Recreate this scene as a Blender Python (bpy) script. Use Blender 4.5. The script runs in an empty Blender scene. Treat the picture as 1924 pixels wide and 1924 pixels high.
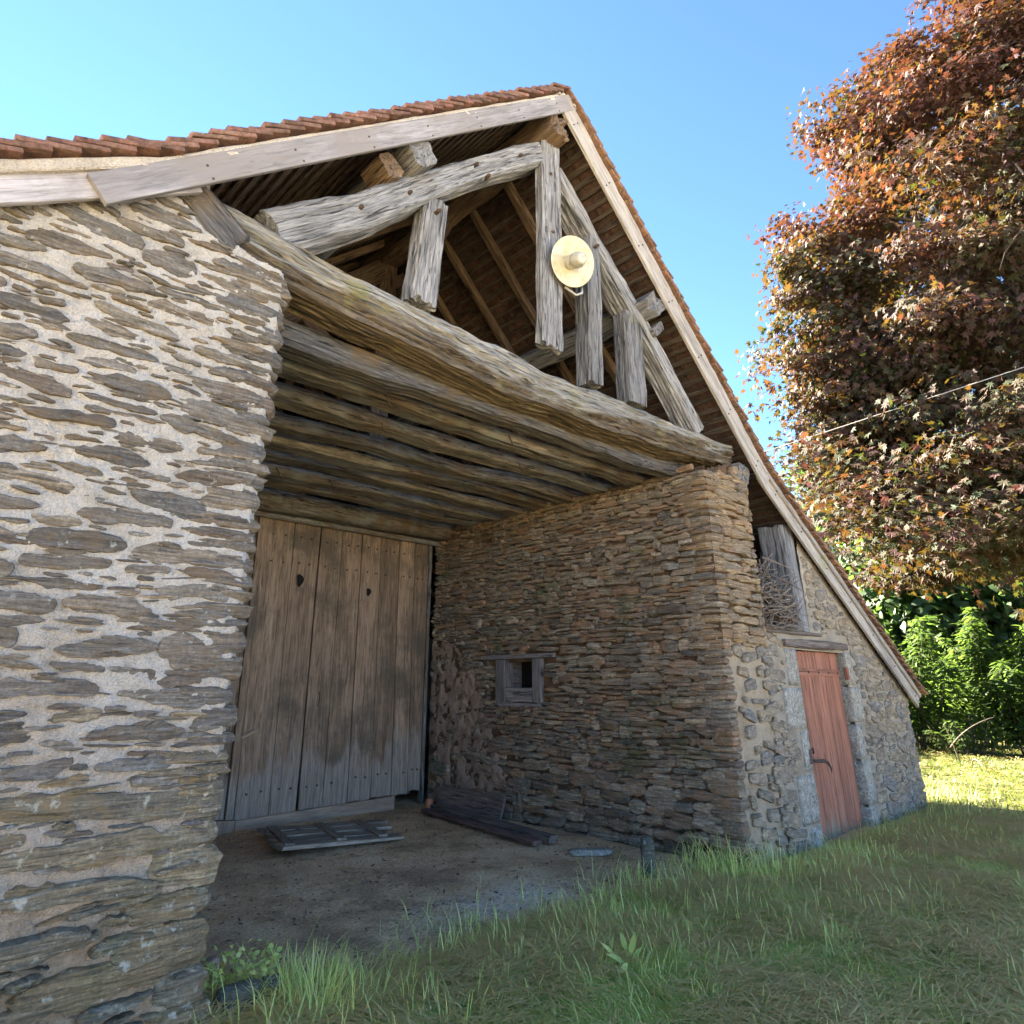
import bpy, math, random
import numpy as np
from mathutils import Matrix, Vector
random.seed(7); rng = np.random.default_rng(7)
S = bpy.context.scene
COL = S.collection
R = math.radians

# ------------------------------------------------------------------ camera, sky, sun, exposure
cam = bpy.data.objects.new('camera', bpy.data.cameras.new('camera')); COL.objects.link(cam)
CAM = np.array([-1.46511, -3.53077, 1.6]); YAW = 0.745417; PIT = 0.362465
FW = np.array([math.sin(YAW)*math.cos(PIT), math.cos(YAW)*math.cos(PIT), math.sin(PIT)])
RT = np.array([math.cos(YAW), -math.sin(YAW), 0.0]); UP = np.cross(RT, FW)
M = Matrix.Identity(4)
for i in range(3):
    M[i][0] = RT[i]; M[i][1] = UP[i]; M[i][2] = -FW[i]; M[i][3] = CAM[i]
cam.matrix_world = M
cam.data.sensor_width = 36; cam.data.lens = 1268.27/1924*36
cam.data.shift_x = 18.39/1924; cam.data.shift_y = -150.53/1924
cam.data.clip_start = 0.05; cam.data.clip_end = 600
S.camera = cam

SUN_EL = R(34); SUN_AZ = R(1.0)          # azimuth from +Y towards +X
w = bpy.data.worlds.new('World'); S.world = w; w.use_nodes = True
wn = w.node_tree.nodes; wl = w.node_tree.links; wn.clear()
sky = wn.new('ShaderNodeTexSky'); sky.sky_type = 'NISHITA'; sky.sun_disc = False
sky.sun_elevation = SUN_EL; sky.sun_rotation = SUN_AZ
sky.air_density = 0.2; sky.dust_density = 0.0; sky.ozone_density = 2.5
bg = wn.new('ShaderNodeBackground'); bg.inputs[1].default_value = 0.092
wo = wn.new('ShaderNodeOutputWorld')
tn = wn.new('ShaderNodeMix'); tn.data_type = 'RGBA'; tn.blend_type = 'MULTIPLY'; tn.inputs[0].default_value = 1
tn.inputs[7].default_value = (.84, .96, .88, 1)      # the camera's colour balance of that blue
wl.new(sky.outputs[0], tn.inputs[6]); wl.new(tn.outputs[2], bg.inputs[0]); wl.new(bg.outputs[0], wo.inputs[0])
sun = bpy.data.objects.new('sun', bpy.data.lights.new('sun', 'SUN')); COL.objects.link(sun)
sun.data.energy = 5.0; sun.data.angle = R(0.53); sun.data.color = (1.0, 0.90, 0.74)
sd = Vector((math.sin(SUN_AZ)*math.cos(SUN_EL), math.cos(SUN_AZ)*math.cos(SUN_EL), math.sin(SUN_EL)))
sun.rotation_euler = sd.to_track_quat('Z', 'Y').to_euler(); sun.location = (0, 30, 25)
S.view_settings.view_transform = 'Standard'; S.view_settings.look = 'None'
S.view_settings.exposure = 4.2; S.view_settings.gamma = 1
S.view_settings.use_curve_mapping = False
S.cycles.diffuse_bounces = 8; S.cycles.max_bounces = 12; S.cycles.transmission_bounces = 8

# ------------------------------------------------------------------ small helpers
def proj(P):
    d = np.asarray(P, float)-CAM; z = d@FW
    return 943.6+1268.27*(d@RT)/z, 811.5-1268.27*(d@UP)/z, z
def tag(o, label=None, cat=None, group=None, kind=None):
    if label: o['label'] = label
    if cat: o['category'] = cat
    if group: o['group'] = group
    if kind: o['kind'] = kind
    return o
def thing(name, loc, label, cat, group=None):
    o = bpy.data.objects.new(name, None); COL.objects.link(o); o.location = loc; o.empty_display_size = .1
    return tag(o, label, cat, group)
def link(name, me, mat=None, parent=None):
    o = bpy.data.objects.new(name, me); COL.objects.link(o)
    if mat and not me.materials: me.materials.append(mat)
    if parent:
        o.parent = parent
        o.matrix_parent_inverse = world_of(parent).inverted()
    return o
def world_of(o):
    m = o.matrix_basis.copy()
    if o.parent: m = world_of(o.parent) @ o.matrix_parent_inverse @ m
    return m
def mesh_np(name, V, F, smooth=True, **attrs):
    """F: (n,k) int array or list of such arrays. attrs: point attributes (float or vec3)"""
    V = np.asarray(V, np.float32)
    Fs = F if isinstance(F, list) else [F]
    Fs = [np.asarray(f, np.int32) for f in Fs if len(f)]
    me = bpy.data.meshes.new(name)
    nl = sum(f.size for f in Fs); npoly = sum(len(f) for f in Fs)
    me.vertices.add(len(V)); me.vertices.foreach_set('co', V.ravel())
    me.loops.add(nl); me.polygons.add(npoly)
    me.loops.foreach_set('vertex_index', np.concatenate([f.ravel() for f in Fs]))
    starts = []; s = 0
    for f in Fs:
        k = f.shape[1]; starts.append(s+np.arange(len(f))*k); s += f.size
    me.polygons.foreach_set('loop_start', np.concatenate(starts).astype(np.int32))
    me.polygons.foreach_set('use_smooth', np.full(npoly, smooth))
    for k, a in attrs.items():
        a = np.asarray(a, np.float32)
        if a.ndim == 2:
            at = me.attributes.new(k, 'FLOAT_VECTOR', 'POINT'); at.data.foreach_set('vector', a.ravel())
        else:
            at = me.attributes.new(k, 'FLOAT', 'POINT'); at.data.foreach_set('value', a)
    me.update(calc_edges=True)
    return me
def _hash(ix, iy, iz, seed):
    h = (ix*374761393 + iy*668265263 + iz*1274126177 + seed*974634533) & 0xffffffff
    h = ((h ^ (h >> 13))*1274126177) & 0xffffffff
    h = ((h ^ (h >> 16))*2246822519) & 0xffffffff
    return ((h ^ (h >> 15)) & 0xffff)/65535.0
def vn(p, seed=0):
    p = np.asarray(p, float)
    i = np.floor(p).astype(np.int64); f = p-i; f = f*f*(3-2*f)
    out = 0
    for dx in (0, 1):
        wx = f[..., 0] if dx else 1-f[..., 0]
        for dy in (0, 1):
            wy = f[..., 1] if dy else 1-f[..., 1]
            for dz in (0, 1):
                wz = f[..., 2] if dz else 1-f[..., 2]
                out = out+wx*wy*wz*_hash(i[..., 0]+dx, i[..., 1]+dy, i[..., 2]+dz, seed)
    return out*2-1
def fbm(p, seed=0, o=4, g=.5):
    p = np.asarray(p, float); a = 1; t = 0; s = 0
    for k in range(o):
        t = t+a*vn(p*2**k, seed+k*17); s += a; a *= g
    return t/s
def n3(x, y, z=0.): return np.stack(np.broadcast_arrays(x, y, z), -1)

# ------------------------------------------------------------------ material helpers
class NT:
    K = (1.12, 1.08, 1.04)          # overall lightness and warmth of the palette
    def __init__(s, name, k=None):
        s.k = k or NT.K
        s.m = bpy.data.materials.new(name); s.m.use_nodes = True
        s.n = s.m.node_tree.nodes; s.l = s.m.node_tree.links; s.n.clear()
        s.out = s.n.new('ShaderNodeOutputMaterial')
    def lk(s, a, b): s.l.new(a, b); return a
    def val(s, sock, v):
        if hasattr(v, 'links') or hasattr(v, 'is_linked'): s.l.new(v, sock)
        else: sock.default_value = v
    def pos(s): return s.n.new('ShaderNodeNewGeometry').outputs['Position']
    def attr(s, name, vec=False):
        a = s.n.new('ShaderNodeAttribute'); a.attribute_name = name
        return a.outputs['Vector' if vec else 'Fac']
    def rnd(s): return s.n.new('ShaderNodeObjectInfo').outputs['Random']
    def sc(s, v, scale, loc=None):
        m = s.n.new('ShaderNodeMapping'); s.val(m.inputs['Vector'], v); m.inputs['Scale'].default_value = scale
        if loc is not None: s.val(m.inputs['Location'], loc)
        return m.outputs[0]
    def noise(s, v, scale=1., det=4., rough=.55, dist=0.):
        t = s.n.new('ShaderNodeTexNoise'); s.val(t.inputs['Vector'], v)
        t.inputs['Scale'].default_value = scale; t.inputs['Detail'].default_value = det
        t.inputs['Roughness'].default_value = rough; t.inputs['Distortion'].default_value = dist
        return t.outputs[0]
    def vor(s, v, scale=1., feat='F1'):
        t = s.n.new('ShaderNodeTexVoronoi'); t.feature = feat; s.val(t.inputs['Vector'], v); t.inputs['Scale'].default_value = scale
        return t.outputs[0]
    def ramp(s, f, pts):
        r = s.n.new('ShaderNodeValToRGB'); s.val(r.inputs[0], f); e = r.color_ramp.elements
        while len(e) < len(pts): e.new(.5)
        for q, (p, c) in zip(e, pts):
            q.position = p
            if isinstance(c, (int, float)): c = (c, c, c)
            else: c = tuple(min(.82, a*b) for a, b in zip(c, s.k))
            q.color = (*c[:3], 1)
        return r.outputs[0]
    def math(s, op, a, b=0., c=None):
        m = s.n.new('ShaderNodeMath'); m.operation = op; s.val(m.inputs[0], a); s.val(m.inputs[1], b)
        if c is not None: s.val(m.inputs[2], c)
        return m.outputs[0]
    def mix(s, f, a, b, mode='MIX'):
        m = s.n.new('ShaderNodeMix'); m.data_type = 'RGBA'; m.blend_type = mode
        s.val(m.inputs[0], f)
        for k, v in ((6, a), (7, b)):
            if isinstance(v, tuple): m.inputs[k].default_value = (*v[:3], 1)
            else: s.l.new(v, m.inputs[k])
        return m.outputs[2]
    def sep(s, v):
        m = s.n.new('ShaderNodeSeparateXYZ'); s.l.new(v, m.inputs[0]); return m.outputs
    def bump(s, h, dist=.01, strength=1., nrm=None):
        b = s.n.new('ShaderNodeBump'); s.val(b.inputs['Height'], h); b.inputs['Distance'].default_value = dist
        b.inputs['Strength'].default_value = strength
        if nrm: s.l.new(nrm, b.inputs['Normal'])
        return b.outputs[0]
    def bsdf(s, col, rough=.9, nrm=None, spec=.25, metal=0.):
        b = s.n.new('ShaderNodeBsdfPrincipled')
        if isinstance(col, tuple): b.inputs['Base Color'].default_value = (*col[:3], 1)
        else: s.l.new(col, b.inputs['Base Color'])
        s.val(b.inputs['Roughness'], rough); b.inputs['Specular IOR Level'].default_value = spec
        b.inputs['Metallic'].default_value = metal
        if nrm: s.l.new(nrm, b.inputs['Normal'])
        return b.outputs[0]
    def done(s, sh): s.l.new(sh, s.out.inputs[0]); return s.m

def stone_mat(name, pal, lichen=.5, lichcol=(.52, .52, .46), strata=(3, 3, 42), moss=0., mosscol=(.07, .09, .03), earth=None, bumpd=.024, contrast=1.):
    t = NT(name); p = t.pos()
    tint = t.math('FRACT', t.math('ADD', t.math('MULTIPLY', t.rnd(), 7.31), t.attr('tint')))
    k = len(pal)
    base = t.ramp(tint, [(i/(k-1), c) for i, c in enumerate(pal)])
    off = t.math('MULTIPLY', tint, 9.)
    pp = t.n.new('ShaderNodeVectorMath'); pp.operation = 'ADD'; t.l.new(p, pp.inputs[0])
    cx = t.n.new('ShaderNodeCombineXYZ'); t.l.new(off, cx.inputs[0]); t.l.new(off, cx.inputs[2]); t.l.new(cx.outputs[0], pp.inputs[1])
    st = t.noise(t.sc(pp.outputs[0], strata), 1., 6., .68, .8)
    st2 = t.noise(t.sc(pp.outputs[0], tuple(x*2.6 for x in strata)), 1., 5., .7, .5)
    fine = t.noise(p, 55., 6., .75)
    big = t.noise(pp.outputs[0], 9., 5., .65)
    c = t.mix(1., base, t.ramp(st, [(.3, .38/contrast), (.47, .92), (.7, 1.6*contrast)]), 'MULTIPLY')
    c = t.mix(1., c, t.ramp(st2, [(.32, .5), (.5, 1.), (.7, 1.35)]), 'MULTIPLY')
    c = t.mix(1., c, t.ramp(fine, [(.3, .55), (.52, 1.), (.72, 1.5)]), 'MULTIPLY')
    if earth: c = t.mix(t.ramp(t.noise(pp.outputs[0], 4.5, 5., .65), [(.52, 0.), (.66, .75)]), c, earth)
    c = t.mix(t.ramp(big, [(.35, 0.), (.65, .35)]), c, (.16, .125, .085))
    if moss: c = t.mix(t.ramp(t.noise(p, 2.3, 6., .7), [(.62-.25*moss, 0.), (.7, .8)]), c, mosscol)
    if lichen:
        lm = t.noise(p, 17., 6., .68)
        c = t.mix(t.ramp(lm, [(.66-.1*lichen, 0.), (.72-.08*lichen, .8)]), c, lichcol)
    h = t.math('ADD', t.math('ADD', t.math('MULTIPLY', st, 1.3), t.math('MULTIPLY', st2, .5)), t.math('ADD', t.math('MULTIPLY', fine, .4), t.math('MULTIPLY', big, .9)))
    return t.done(t.bsdf(c, .88, t.bump(h, bumpd, 1.), .2))

def mortar_mat(name, stops, zlo=None, zhi=None, low=None, grain=150., spots=(.2, .17, .13)):
    t = NT(name); p = t.pos()
    c = t.ramp(t.noise(p, 3.2, 6., .65), stops)
    if low:
        z = t.sep(p)[2]
        zz = t.math('ADD', z, t.math('MULTIPLY', t.math('SUBTRACT', t.noise(p, 1.3, 5., .6), .5), 2.2))
        f = t.ramp(t.math('DIVIDE', t.math('SUBTRACT', zz, zlo), zhi-zlo), [(0., 1.), (1., 0.)])
        c = t.mix(f, c, t.ramp(t.noise(p, 5., 6., .65), low))
    g = t.noise(p, grain, 4., .75)
    c = t.mix(1., c, t.ramp(g, [(.3, .7), (.5, 1.), (.7, 1.2)]), 'MULTIPLY')
    c = t.mix(t.ramp(t.noise(p, 26., 6., .75), [(.6, 0.), (.72, .7)]), c, spots)
    v = t.vor(p, 90.)
    cav = t.noise(p, 60., 5., .7)
    c = t.mix(1., c, t.ramp(cav, [(.33, .74), (.45, 1.), (.7, 1.1)]), 'MULTIPLY')
    h = t.math('ADD', t.math('ADD', t.math('MULTIPLY', g, .35), t.math('MULTIPLY', cav, .8)), t.math('ADD', t.noise(p, 24., 6., .7), t.math('MULTIPLY', v, .3)))
    return t.done(t.bsdf(c, .95, t.bump(h, .03, 1.), .1))

def wood_mat(name, cols, scale=(1.6, 26, 26), bumpd=.006, moss=0., mosscol=(.06, .08, .02), stain=None, spec=.15, wear=None, rough=.85, crack=1., blue=None):
    """cols: three colours dark crack / mid / light, grain runs along gc.x"""
    t = NT(name); g = t.attr('gc', True); p = t.pos()
    n1 = t.noise(t.sc(g, (scale[0]*2.6, scale[1]*2.2, scale[2]*2.2)), 1., 7., .7, .9)
    n2 = t.noise(t.sc(g, (scale[0]*.5, scale[1]*.3, scale[2]*.3)), 1., 5., .6, 1.2)
    cr = t.noise(t.sc(g, (scale[0]*1.7, scale[1]*1.7, scale[2]*1.7)), 1., 3., .55, 1.1)
    c = t.ramp(n1, [(.3, cols[0]), (.48, cols[1]), (.7, cols[2])])
    c = t.mix(1., c, t.ramp(n2, [(.3, .65), (.5, 1.), (.7, 1.25)]), 'MULTIPLY')
    tint = t.math('FRACT', t.math('ADD', t.rnd(), t.attr('tint')))
    c = t.mix(1., c, t.ramp(tint, [(0., .78), (1., 1.2)]), 'MULTIPLY')
    if stain: c = t.mix(t.ramp(t.noise(p, 1.7, 6., .65), [(.48, 0.), (.64, .85)]), c, stain)
    if blue: c = t.mix(t.ramp(t.noise(p, 2.6, 5., .65), [(.5, 0.), (.66, .7)]), c, blue)
    if wear:     # (attr-driven second colour)
        wv = t.math('ADD', t.attr('wear'), t.math('MULTIPLY', t.math('SUBTRACT', t.noise(t.sc(g, (2., 9, 9)), 1., 6., .7), .5), 1.0))
        c = t.mix(t.ramp(wv, [(.42, 0.), (.6, 1.)]), c, t.ramp(n1, [(.3, wear[0]), (.5, wear[1]), (.7, wear[2])]))
    if moss: c = t.mix(t.ramp(t.noise(p, 3.1, 6., .7), [(.66-.2*moss, 0.), (.74-.1*moss, .8)]), c, mosscol)
    crk = t.ramp(cr, [(.35, 0.), (.41, 1.)])
    c = t.mix(t.math('MULTIPLY', t.math('SUBTRACT', 1., crk), .75*crack), c, tuple(x*.3 for x in cols[0]))
    h = t.math('ADD', t.math('MULTIPLY', n1, 1.), t.math('MULTIPLY', crk, .5*crack))
    h = t.math('ADD', h, t.math('MULTIPLY', t.noise(p, 120., 3., .6), .12))
    return t.done(t.bsdf(c, rough, t.bump(h, bumpd, 1.), spec))

def leaf_mat(name, pal, trans, rough=.42, tf=.45, spec=.5, k=(1, 1, 1), shift=1.):
    t = NT(name, k)
    tint = t.math('FRACT', t.math('ADD', t.math('MULTIPLY', t.rnd(), shift), t.attr('tint')))
    k = len(pal)
    c = t.ramp(tint, [(i/(k-1), x) for i, x in enumerate(pal)])
    tc = t.ramp(tint, [(i/(len(trans)-1), x) for i, x in enumerate(trans)])
    b = t.bsdf(c, rough, None, spec)
    tr = t.n.new('ShaderNodeBsdfTranslucent'); t.l.new(tc, tr.inputs[0])
    m = t.n.new('ShaderNodeMixShader'); m.inputs[0].default_value = tf
    t.l.new(b, m.inputs[1]); t.l.new(tr.outputs[0], m.inputs[2])
    return t.done(m.outputs[0])
def plain(name, col, rough=.6, var=.2, scale=20., spec=.3, metal=0., bumpd=.002, dirt=None):
    t = NT(name); p = t.pos()
    n = t.noise(p, scale, 5., .6)
    c = t.mix(1., (*col,), t.ramp(n, [(.3, 1-var), (.7, 1+var)]), 'MULTIPLY')
    if dirt: c = t.mix(t.ramp(t.noise(p, scale*.5, 6., .7), [(.5, 0.), (.68, .8)]), c, dirt)
    return t.done(t.bsdf(c, rough, t.bump(n, bumpd), spec, metal))

# ------------------------------------------------------------------ materials
SCH = [(.12, .112, .106), (.165, .15, .132), (.225, .2, .172), (.142, .138, .132), (.27, .24, .2), (.16, .125, .1), (.215, .205, .185), (.185, .158, .13), (.29, .245, .19)]
M_slate = stone_mat('schist_stone', SCH, lichen=.3, earth=(.22, .15, .09))
M_slate_low = stone_mat('lichened_schist', [(.2, .175, .125), (.28, .23, .155), (.22, .195, .145), (.35, .28, .18), (.25, .19, .11), (.31, .23, .125)], lichen=.75, lichcol=(.6, .55, .43), earth=(.36, .24, .12), moss=.3, mosscol=(.16, .15, .06))
M_dry = stone_mat('dark_schist', [(.15, .13, .10), (.24, .195, .14), (.33, .275, .20), (.19, .175, .145), (.29, .19, .115), (.125, .105, .088), (.38, .305, .215)], lichen=.3, lichcol=(.4, .38, .31), moss=.3, earth=(.38, .19, .095), contrast=1.15)
M_ochre = stone_mat('ochre_schist', [(.24, .18, .115), (.32, .235, .14), (.2, .17, .135), (.36, .26, .15), (.28, .19, .12)], lichen=.35, lichcol=(.45, .42, .34), earth=(.42, .24, .11))
M_rubble = stone_mat('rubble_stone', [(.22, .19, .15), (.28, .23, .165), (.2, .185, .165), (.31, .245, .16), (.25, .2, .15)], lichen=.35, strata=(6, 6, 16))
M_granite = stone_mat('granite', [(.27, .25, .21), (.31, .29, .245), (.28, .26, .215)], lichen=.3, strata=(22, 22, 22), bumpd=.006)
M_mort = mortar_mat('lime_mortar', [(.3, (.43, .385, .33)), (.5, (.55, .51, .46)), (.7, (.62, .585, .54))], .4, 1.9,
                    [(.3, (.30, .20, .11)), (.5, (.46, .34, .22)), (.7, (.56, .45, .32))])
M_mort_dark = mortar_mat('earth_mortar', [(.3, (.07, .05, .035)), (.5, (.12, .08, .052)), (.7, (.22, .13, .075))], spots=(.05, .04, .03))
M_plaster = mortar_mat('old_plaster', [(.3, (.24, .17, .125)), (.5, (.33, .245, .185)), (.7, (.38, .29, .22))])
M_mort_grey = mortar_mat('grey_mortar', [(.3, (.29, .235, .17)), (.5, (.40, .34, .26)), (.7, (.48, .42, .34))])
M_render = mortar_mat('lime_render', [(.3, (.32, .24, .155)), (.5, (.45, .36, .25)), (.7, (.53, .44, .33))])
M_oak = wood_mat('weathered_oak', [(.05, .047, .046), (.19, .187, .187), (.33, .327, .325)], bumpd=.02, moss=.2, mosscol=(.22, .2, .1))
M_tie = wood_mat('eroded_oak', [(.045, .042, .038), (.20, .192, .175), (.36, .345, .315)], bumpd=.022, wear=[(.03, .024, .018), (.10, .077, .052), (.19, .15, .10)], moss=.4, mosscol=(.2, .185, .07))
M_brown = wood_mat('brown_oak', [(.035, .025, .018), (.12, .083, .055), (.21, .15, .10)], bumpd=.006)
M_dark = wood_mat('dark_oak', [(.02, .015, .011), (.075, .052, .036), (.13, .09, .06)], bumpd=.006)
M_joist = wood_mat('joist_oak', [(.02, .018, .016), (.115, .104, .09), (.24, .226, .205)], bumpd=.012, moss=.35, mosscol=(.10, .115, .065), stain=(.12, .085, .055), blue=(.19, .205, .20))
M_blue = wood_mat('grey_blue_oak', [(.018, .017, .016), (.065, .062, .06), (.14, .138, .138)], bumpd=.014, stain=(.14, .095, .055))
M_barge = wood_mat('painted_board', [(.15, .138, .138), (.275, .262, .27), (.345, .33, .335)], bumpd=.004, crack=.4, stain=(.22, .19, .175))
M_barge_r = wood_mat('bare_board', [(.13, .115, .10), (.25, .225, .20), (.35, .325, .295)], bumpd=.003, crack=.3, moss=.25, mosscol=(.2, .2, .08))
M_door = wood_mat('door_plank', [(.05, .037, .026), (.185, .128, .082), (.29, .21, .145)], scale=(1.1, 20, 20), bumpd=.004, wear=[(.10, .086, .068), (.215, .182, .145), (.31, .268, .218)], crack=.4, stain=(.09, .072, .05))
M_sill = wood_mat('sill_plank', [(.14, .10, .07), (.25, .18, .125), (.31, .23, .165)], bumpd=.003, crack=.2)
M_plank = wood_mat('old_plank', [(.035, .027, .022), (.12, .095, .08), (.2, .165, .145)], bumpd=.004)
M_pallet = wood_mat('grey_pallet', [(.07, .056, .043), (.23, .18, .135), (.35, .285, .225)], bumpd=.005)
M_red = wood_mat('red_painted_wood', [(.17, .07, .042), (.29, .125, .078), (.35, .175, .12)], scale=(1.0, 24, 24), bumpd=.004, crack=.9, wear=[(.1, .085, .05), (.2, .165, .11), (.3, .26, .2)])
M_batten = wood_mat('batten_wood', [(.022, .018, .014), (.07, .054, .042), (.15, .122, .098)], bumpd=.003)
M_iron = plain('rusty_iron', (.06, .04, .03), .7, .4, 60.)
M_black = plain('hollow_shade', (.012, .01, .008), 1., .2, 30.)  # black colour stands in for the unlit inside of holes
M_tile = stone_mat('terracotta_tile', [(.125, .06, .047), (.155, .072, .054), (.10, .052, .044), (.175, .09, .067)], lichen=.3, lichcol=(.3, .24, .16), strata=(7, 7, 7), bumpd=.003)
M_tile_b = stone_mat('mossy_tile', [(.15, .08, .05), (.19, .10, .06), (.13, .065, .045)], lichen=.6, lichcol=(.26, .22, .11), strata=(7, 7, 7), bumpd=.004)
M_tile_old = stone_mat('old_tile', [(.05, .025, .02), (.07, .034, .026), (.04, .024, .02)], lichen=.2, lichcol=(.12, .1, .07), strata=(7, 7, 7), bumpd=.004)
M_verge = mortar_mat('verge_mortar', [(.3, (.5, .43, .35)), (.5, (.6, .53, .45)), (.7, (.66, .6, .52))])
M_enamel = plain('cream_enamel', (.52, .45, .29), .35, .06, 26., .5, dirt=(.34, .25, .12))
M_socket = plain('grey_socket', (.42, .40, .33), .5, .2, 30., .4, dirt=(.28, .2, .12))
M_cable = plain('pale_cable', (.45, .43, .40), .5, .1)
M_bark = wood_mat('bark', [(.03, .025, .02), (.09, .075, .06), (.15, .13, .11)], scale=(4, 14, 14), bumpd=.02)
M_twig = wood_mat('grey_twig', [(.06, .045, .035), (.14, .11, .088), (.28, .24, .20)], scale=(6, 30, 30), bumpd=.002)
M_maple = leaf_mat('copper_maple_leaf', [(.085, .045, .045), (.08, .046, .04), (.075, .053, .036), (.06, .056, .033), (.046, .058, .03), (.038, .052, .027)],
                   [(.085, .027, .015), (.10, .036, .011), (.10, .049, .008), (.08, .056, .008), (.06, .064, .009), (.045, .06, .01)], 0.6, .36, .1, shift=0.)
M_green = leaf_mat('green_leaf', [(.032, .055, .013), (.048, .078, .018), (.036, .064, .02), (.062, .085, .02)], [(.085, .165, .022), (.14, .215, .03), (.095, .175, .03)], .6, .45, .12)
M_greendark = leaf_mat('dark_green_leaf', [(.022, .042, .014), (.035, .06, .018), (.03, .05, .02)], [(.10, .2, .03), (.14, .26, .04)], .5, .35, .3)
M_grass = leaf_mat('grass_blade', [(.06, .075, .032), (.085, .10, .045), (.07, .09, .045), (.115, .12, .06), (.15, .14, .08), (.075, .085, .04)],
                   [(.12, .22, .05), (.2, .3, .07), (.14, .25, .07)], .5, .4, .3, (6.6, 6.4, 4.0))  # colour lightened to lift the grass in the barn's shade
M_grass_sunlit = leaf_mat('grass_blade_sunlit', [(.045, .07, .02), (.07, .10, .028), (.06, .09, .03), (.12, .12, .05)], [(.08, .13, .025), (.12, .17, .04), (.09, .14, .03)], .5, .35, .3, (1.5, 1.3, 1.1))  # same grass, darker colour where direct sun falls so it stays below white
M_straw = leaf_mat('dry_straw', [(.46, .36, .19), (.54, .44, .24), (.36, .26, .13), (.50, .41, .23)], [(.3, .25, .14), (.36, .3, .18)], .6, .25, .2, (1.6, 1.42, 1.1))
M_debris = leaf_mat('dark_litter', [(.05, .038, .028), (.12, .09, .065), (.2, .16, .12), (.08, .06, .04)], [(.1, .08, .05), (.1, .08, .05)], .8, .1, .1)

# ground
t = NT('ground_soil'); p = t.pos(); xyz = t.sep(p)
n = t.noise(p, 2.2, 7., .65); n2 = t.noise(p, 40., 5., .7)
soil = t.ramp(n, [(.3, (.30, .19, .105)), (.5, (.62, .41, .235)), (.7, (.73, .54, .34))])
soil = t.mix(t.ramp(t.noise(p, .9, 5., .6), [(.5, 0.), (.66, .8)]), soil, (.38, .23, .14))
pm = t.attr('pale'); soil = t.mix(t.math('MULTIPLY', pm, t.ramp(t.noise(p, 5., 6., .7), [(.35, .2), (.6, 1.)])), soil, (.74, .60, .46))
turf = t.ramp(t.noise(p, 5., 6., .7), [(.3, (.2, .19, .10)), (.5, (.32, .28, .16)), (.7, (.5, .41, .26))])
c = t.mix(t.attr('turf'), soil, turf)
c = t.mix(t.attr('lush'), c, t.ramp(t.noise(p, 5., 6., .7), [(.3, (.03, .04, .014)), (.6, (.06, .06, .025)), (.75, (.11, .09, .045))]))  # ground colour darkened beyond the barn's shadow to offset the sun
hay = t.ramp(t.noise(p, 1.5, 6., .7), [(.3, (.30, .26, .14)), (.5, (.42, .36, .22)), (.7, (.50, .44, .29))])  # pale tone added to unseen ground to bounce sunlight onto the barn
c = t.mix(t.attr('hay'), c, hay)
c = t.mix(1., c, t.ramp(n2, [(.3, .62), (.5, 1.), (.7, 1.4)]), 'MULTIPLY')
h = t.math('ADD', t.math('MULTIPLY', n2, .5), t.noise(p, 12., 6., .7))
M_ground = t.done(t.bsdf(c, .95, t.bump(h, .03, 1.), .1))

# ------------------------------------------------------------------ geometry builders
def rect_ring(w, h, ch, res):
    """perimeter points of a chamfered rectangle, with normals"""
    x, y = w/2, h/2; ch = min(ch, .45*min(w, h))
    cor = [(-x+ch, -y), (x-ch, -y), (x, -y+ch), (x, y-ch), (x-ch, y), (-x+ch, y), (-x, y-ch), (-x, -y+ch)]
    P = []; N = []
    for i in range(8):
        a = np.array(cor[i]); b = np.array(cor[(i+1) % 8]); L = np.linalg.norm(b-a)
        nrm = np.array([b[1]-a[1], a[0]-b[0]])/max(L, 1e-9)
        k = max(1, int(round(L/res))) if (i % 2 == 0 and res) else 1
        for j in range(k): P.append(a+(b-a)*j/k); N.append(nrm)
    P = np.array(P); N = np.array(N)
    N = N+np.roll(N, 1, 0); N /= np.linalg.norm(N, axis=1)[:, None]
    return P, N
_bc = [0]
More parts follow.
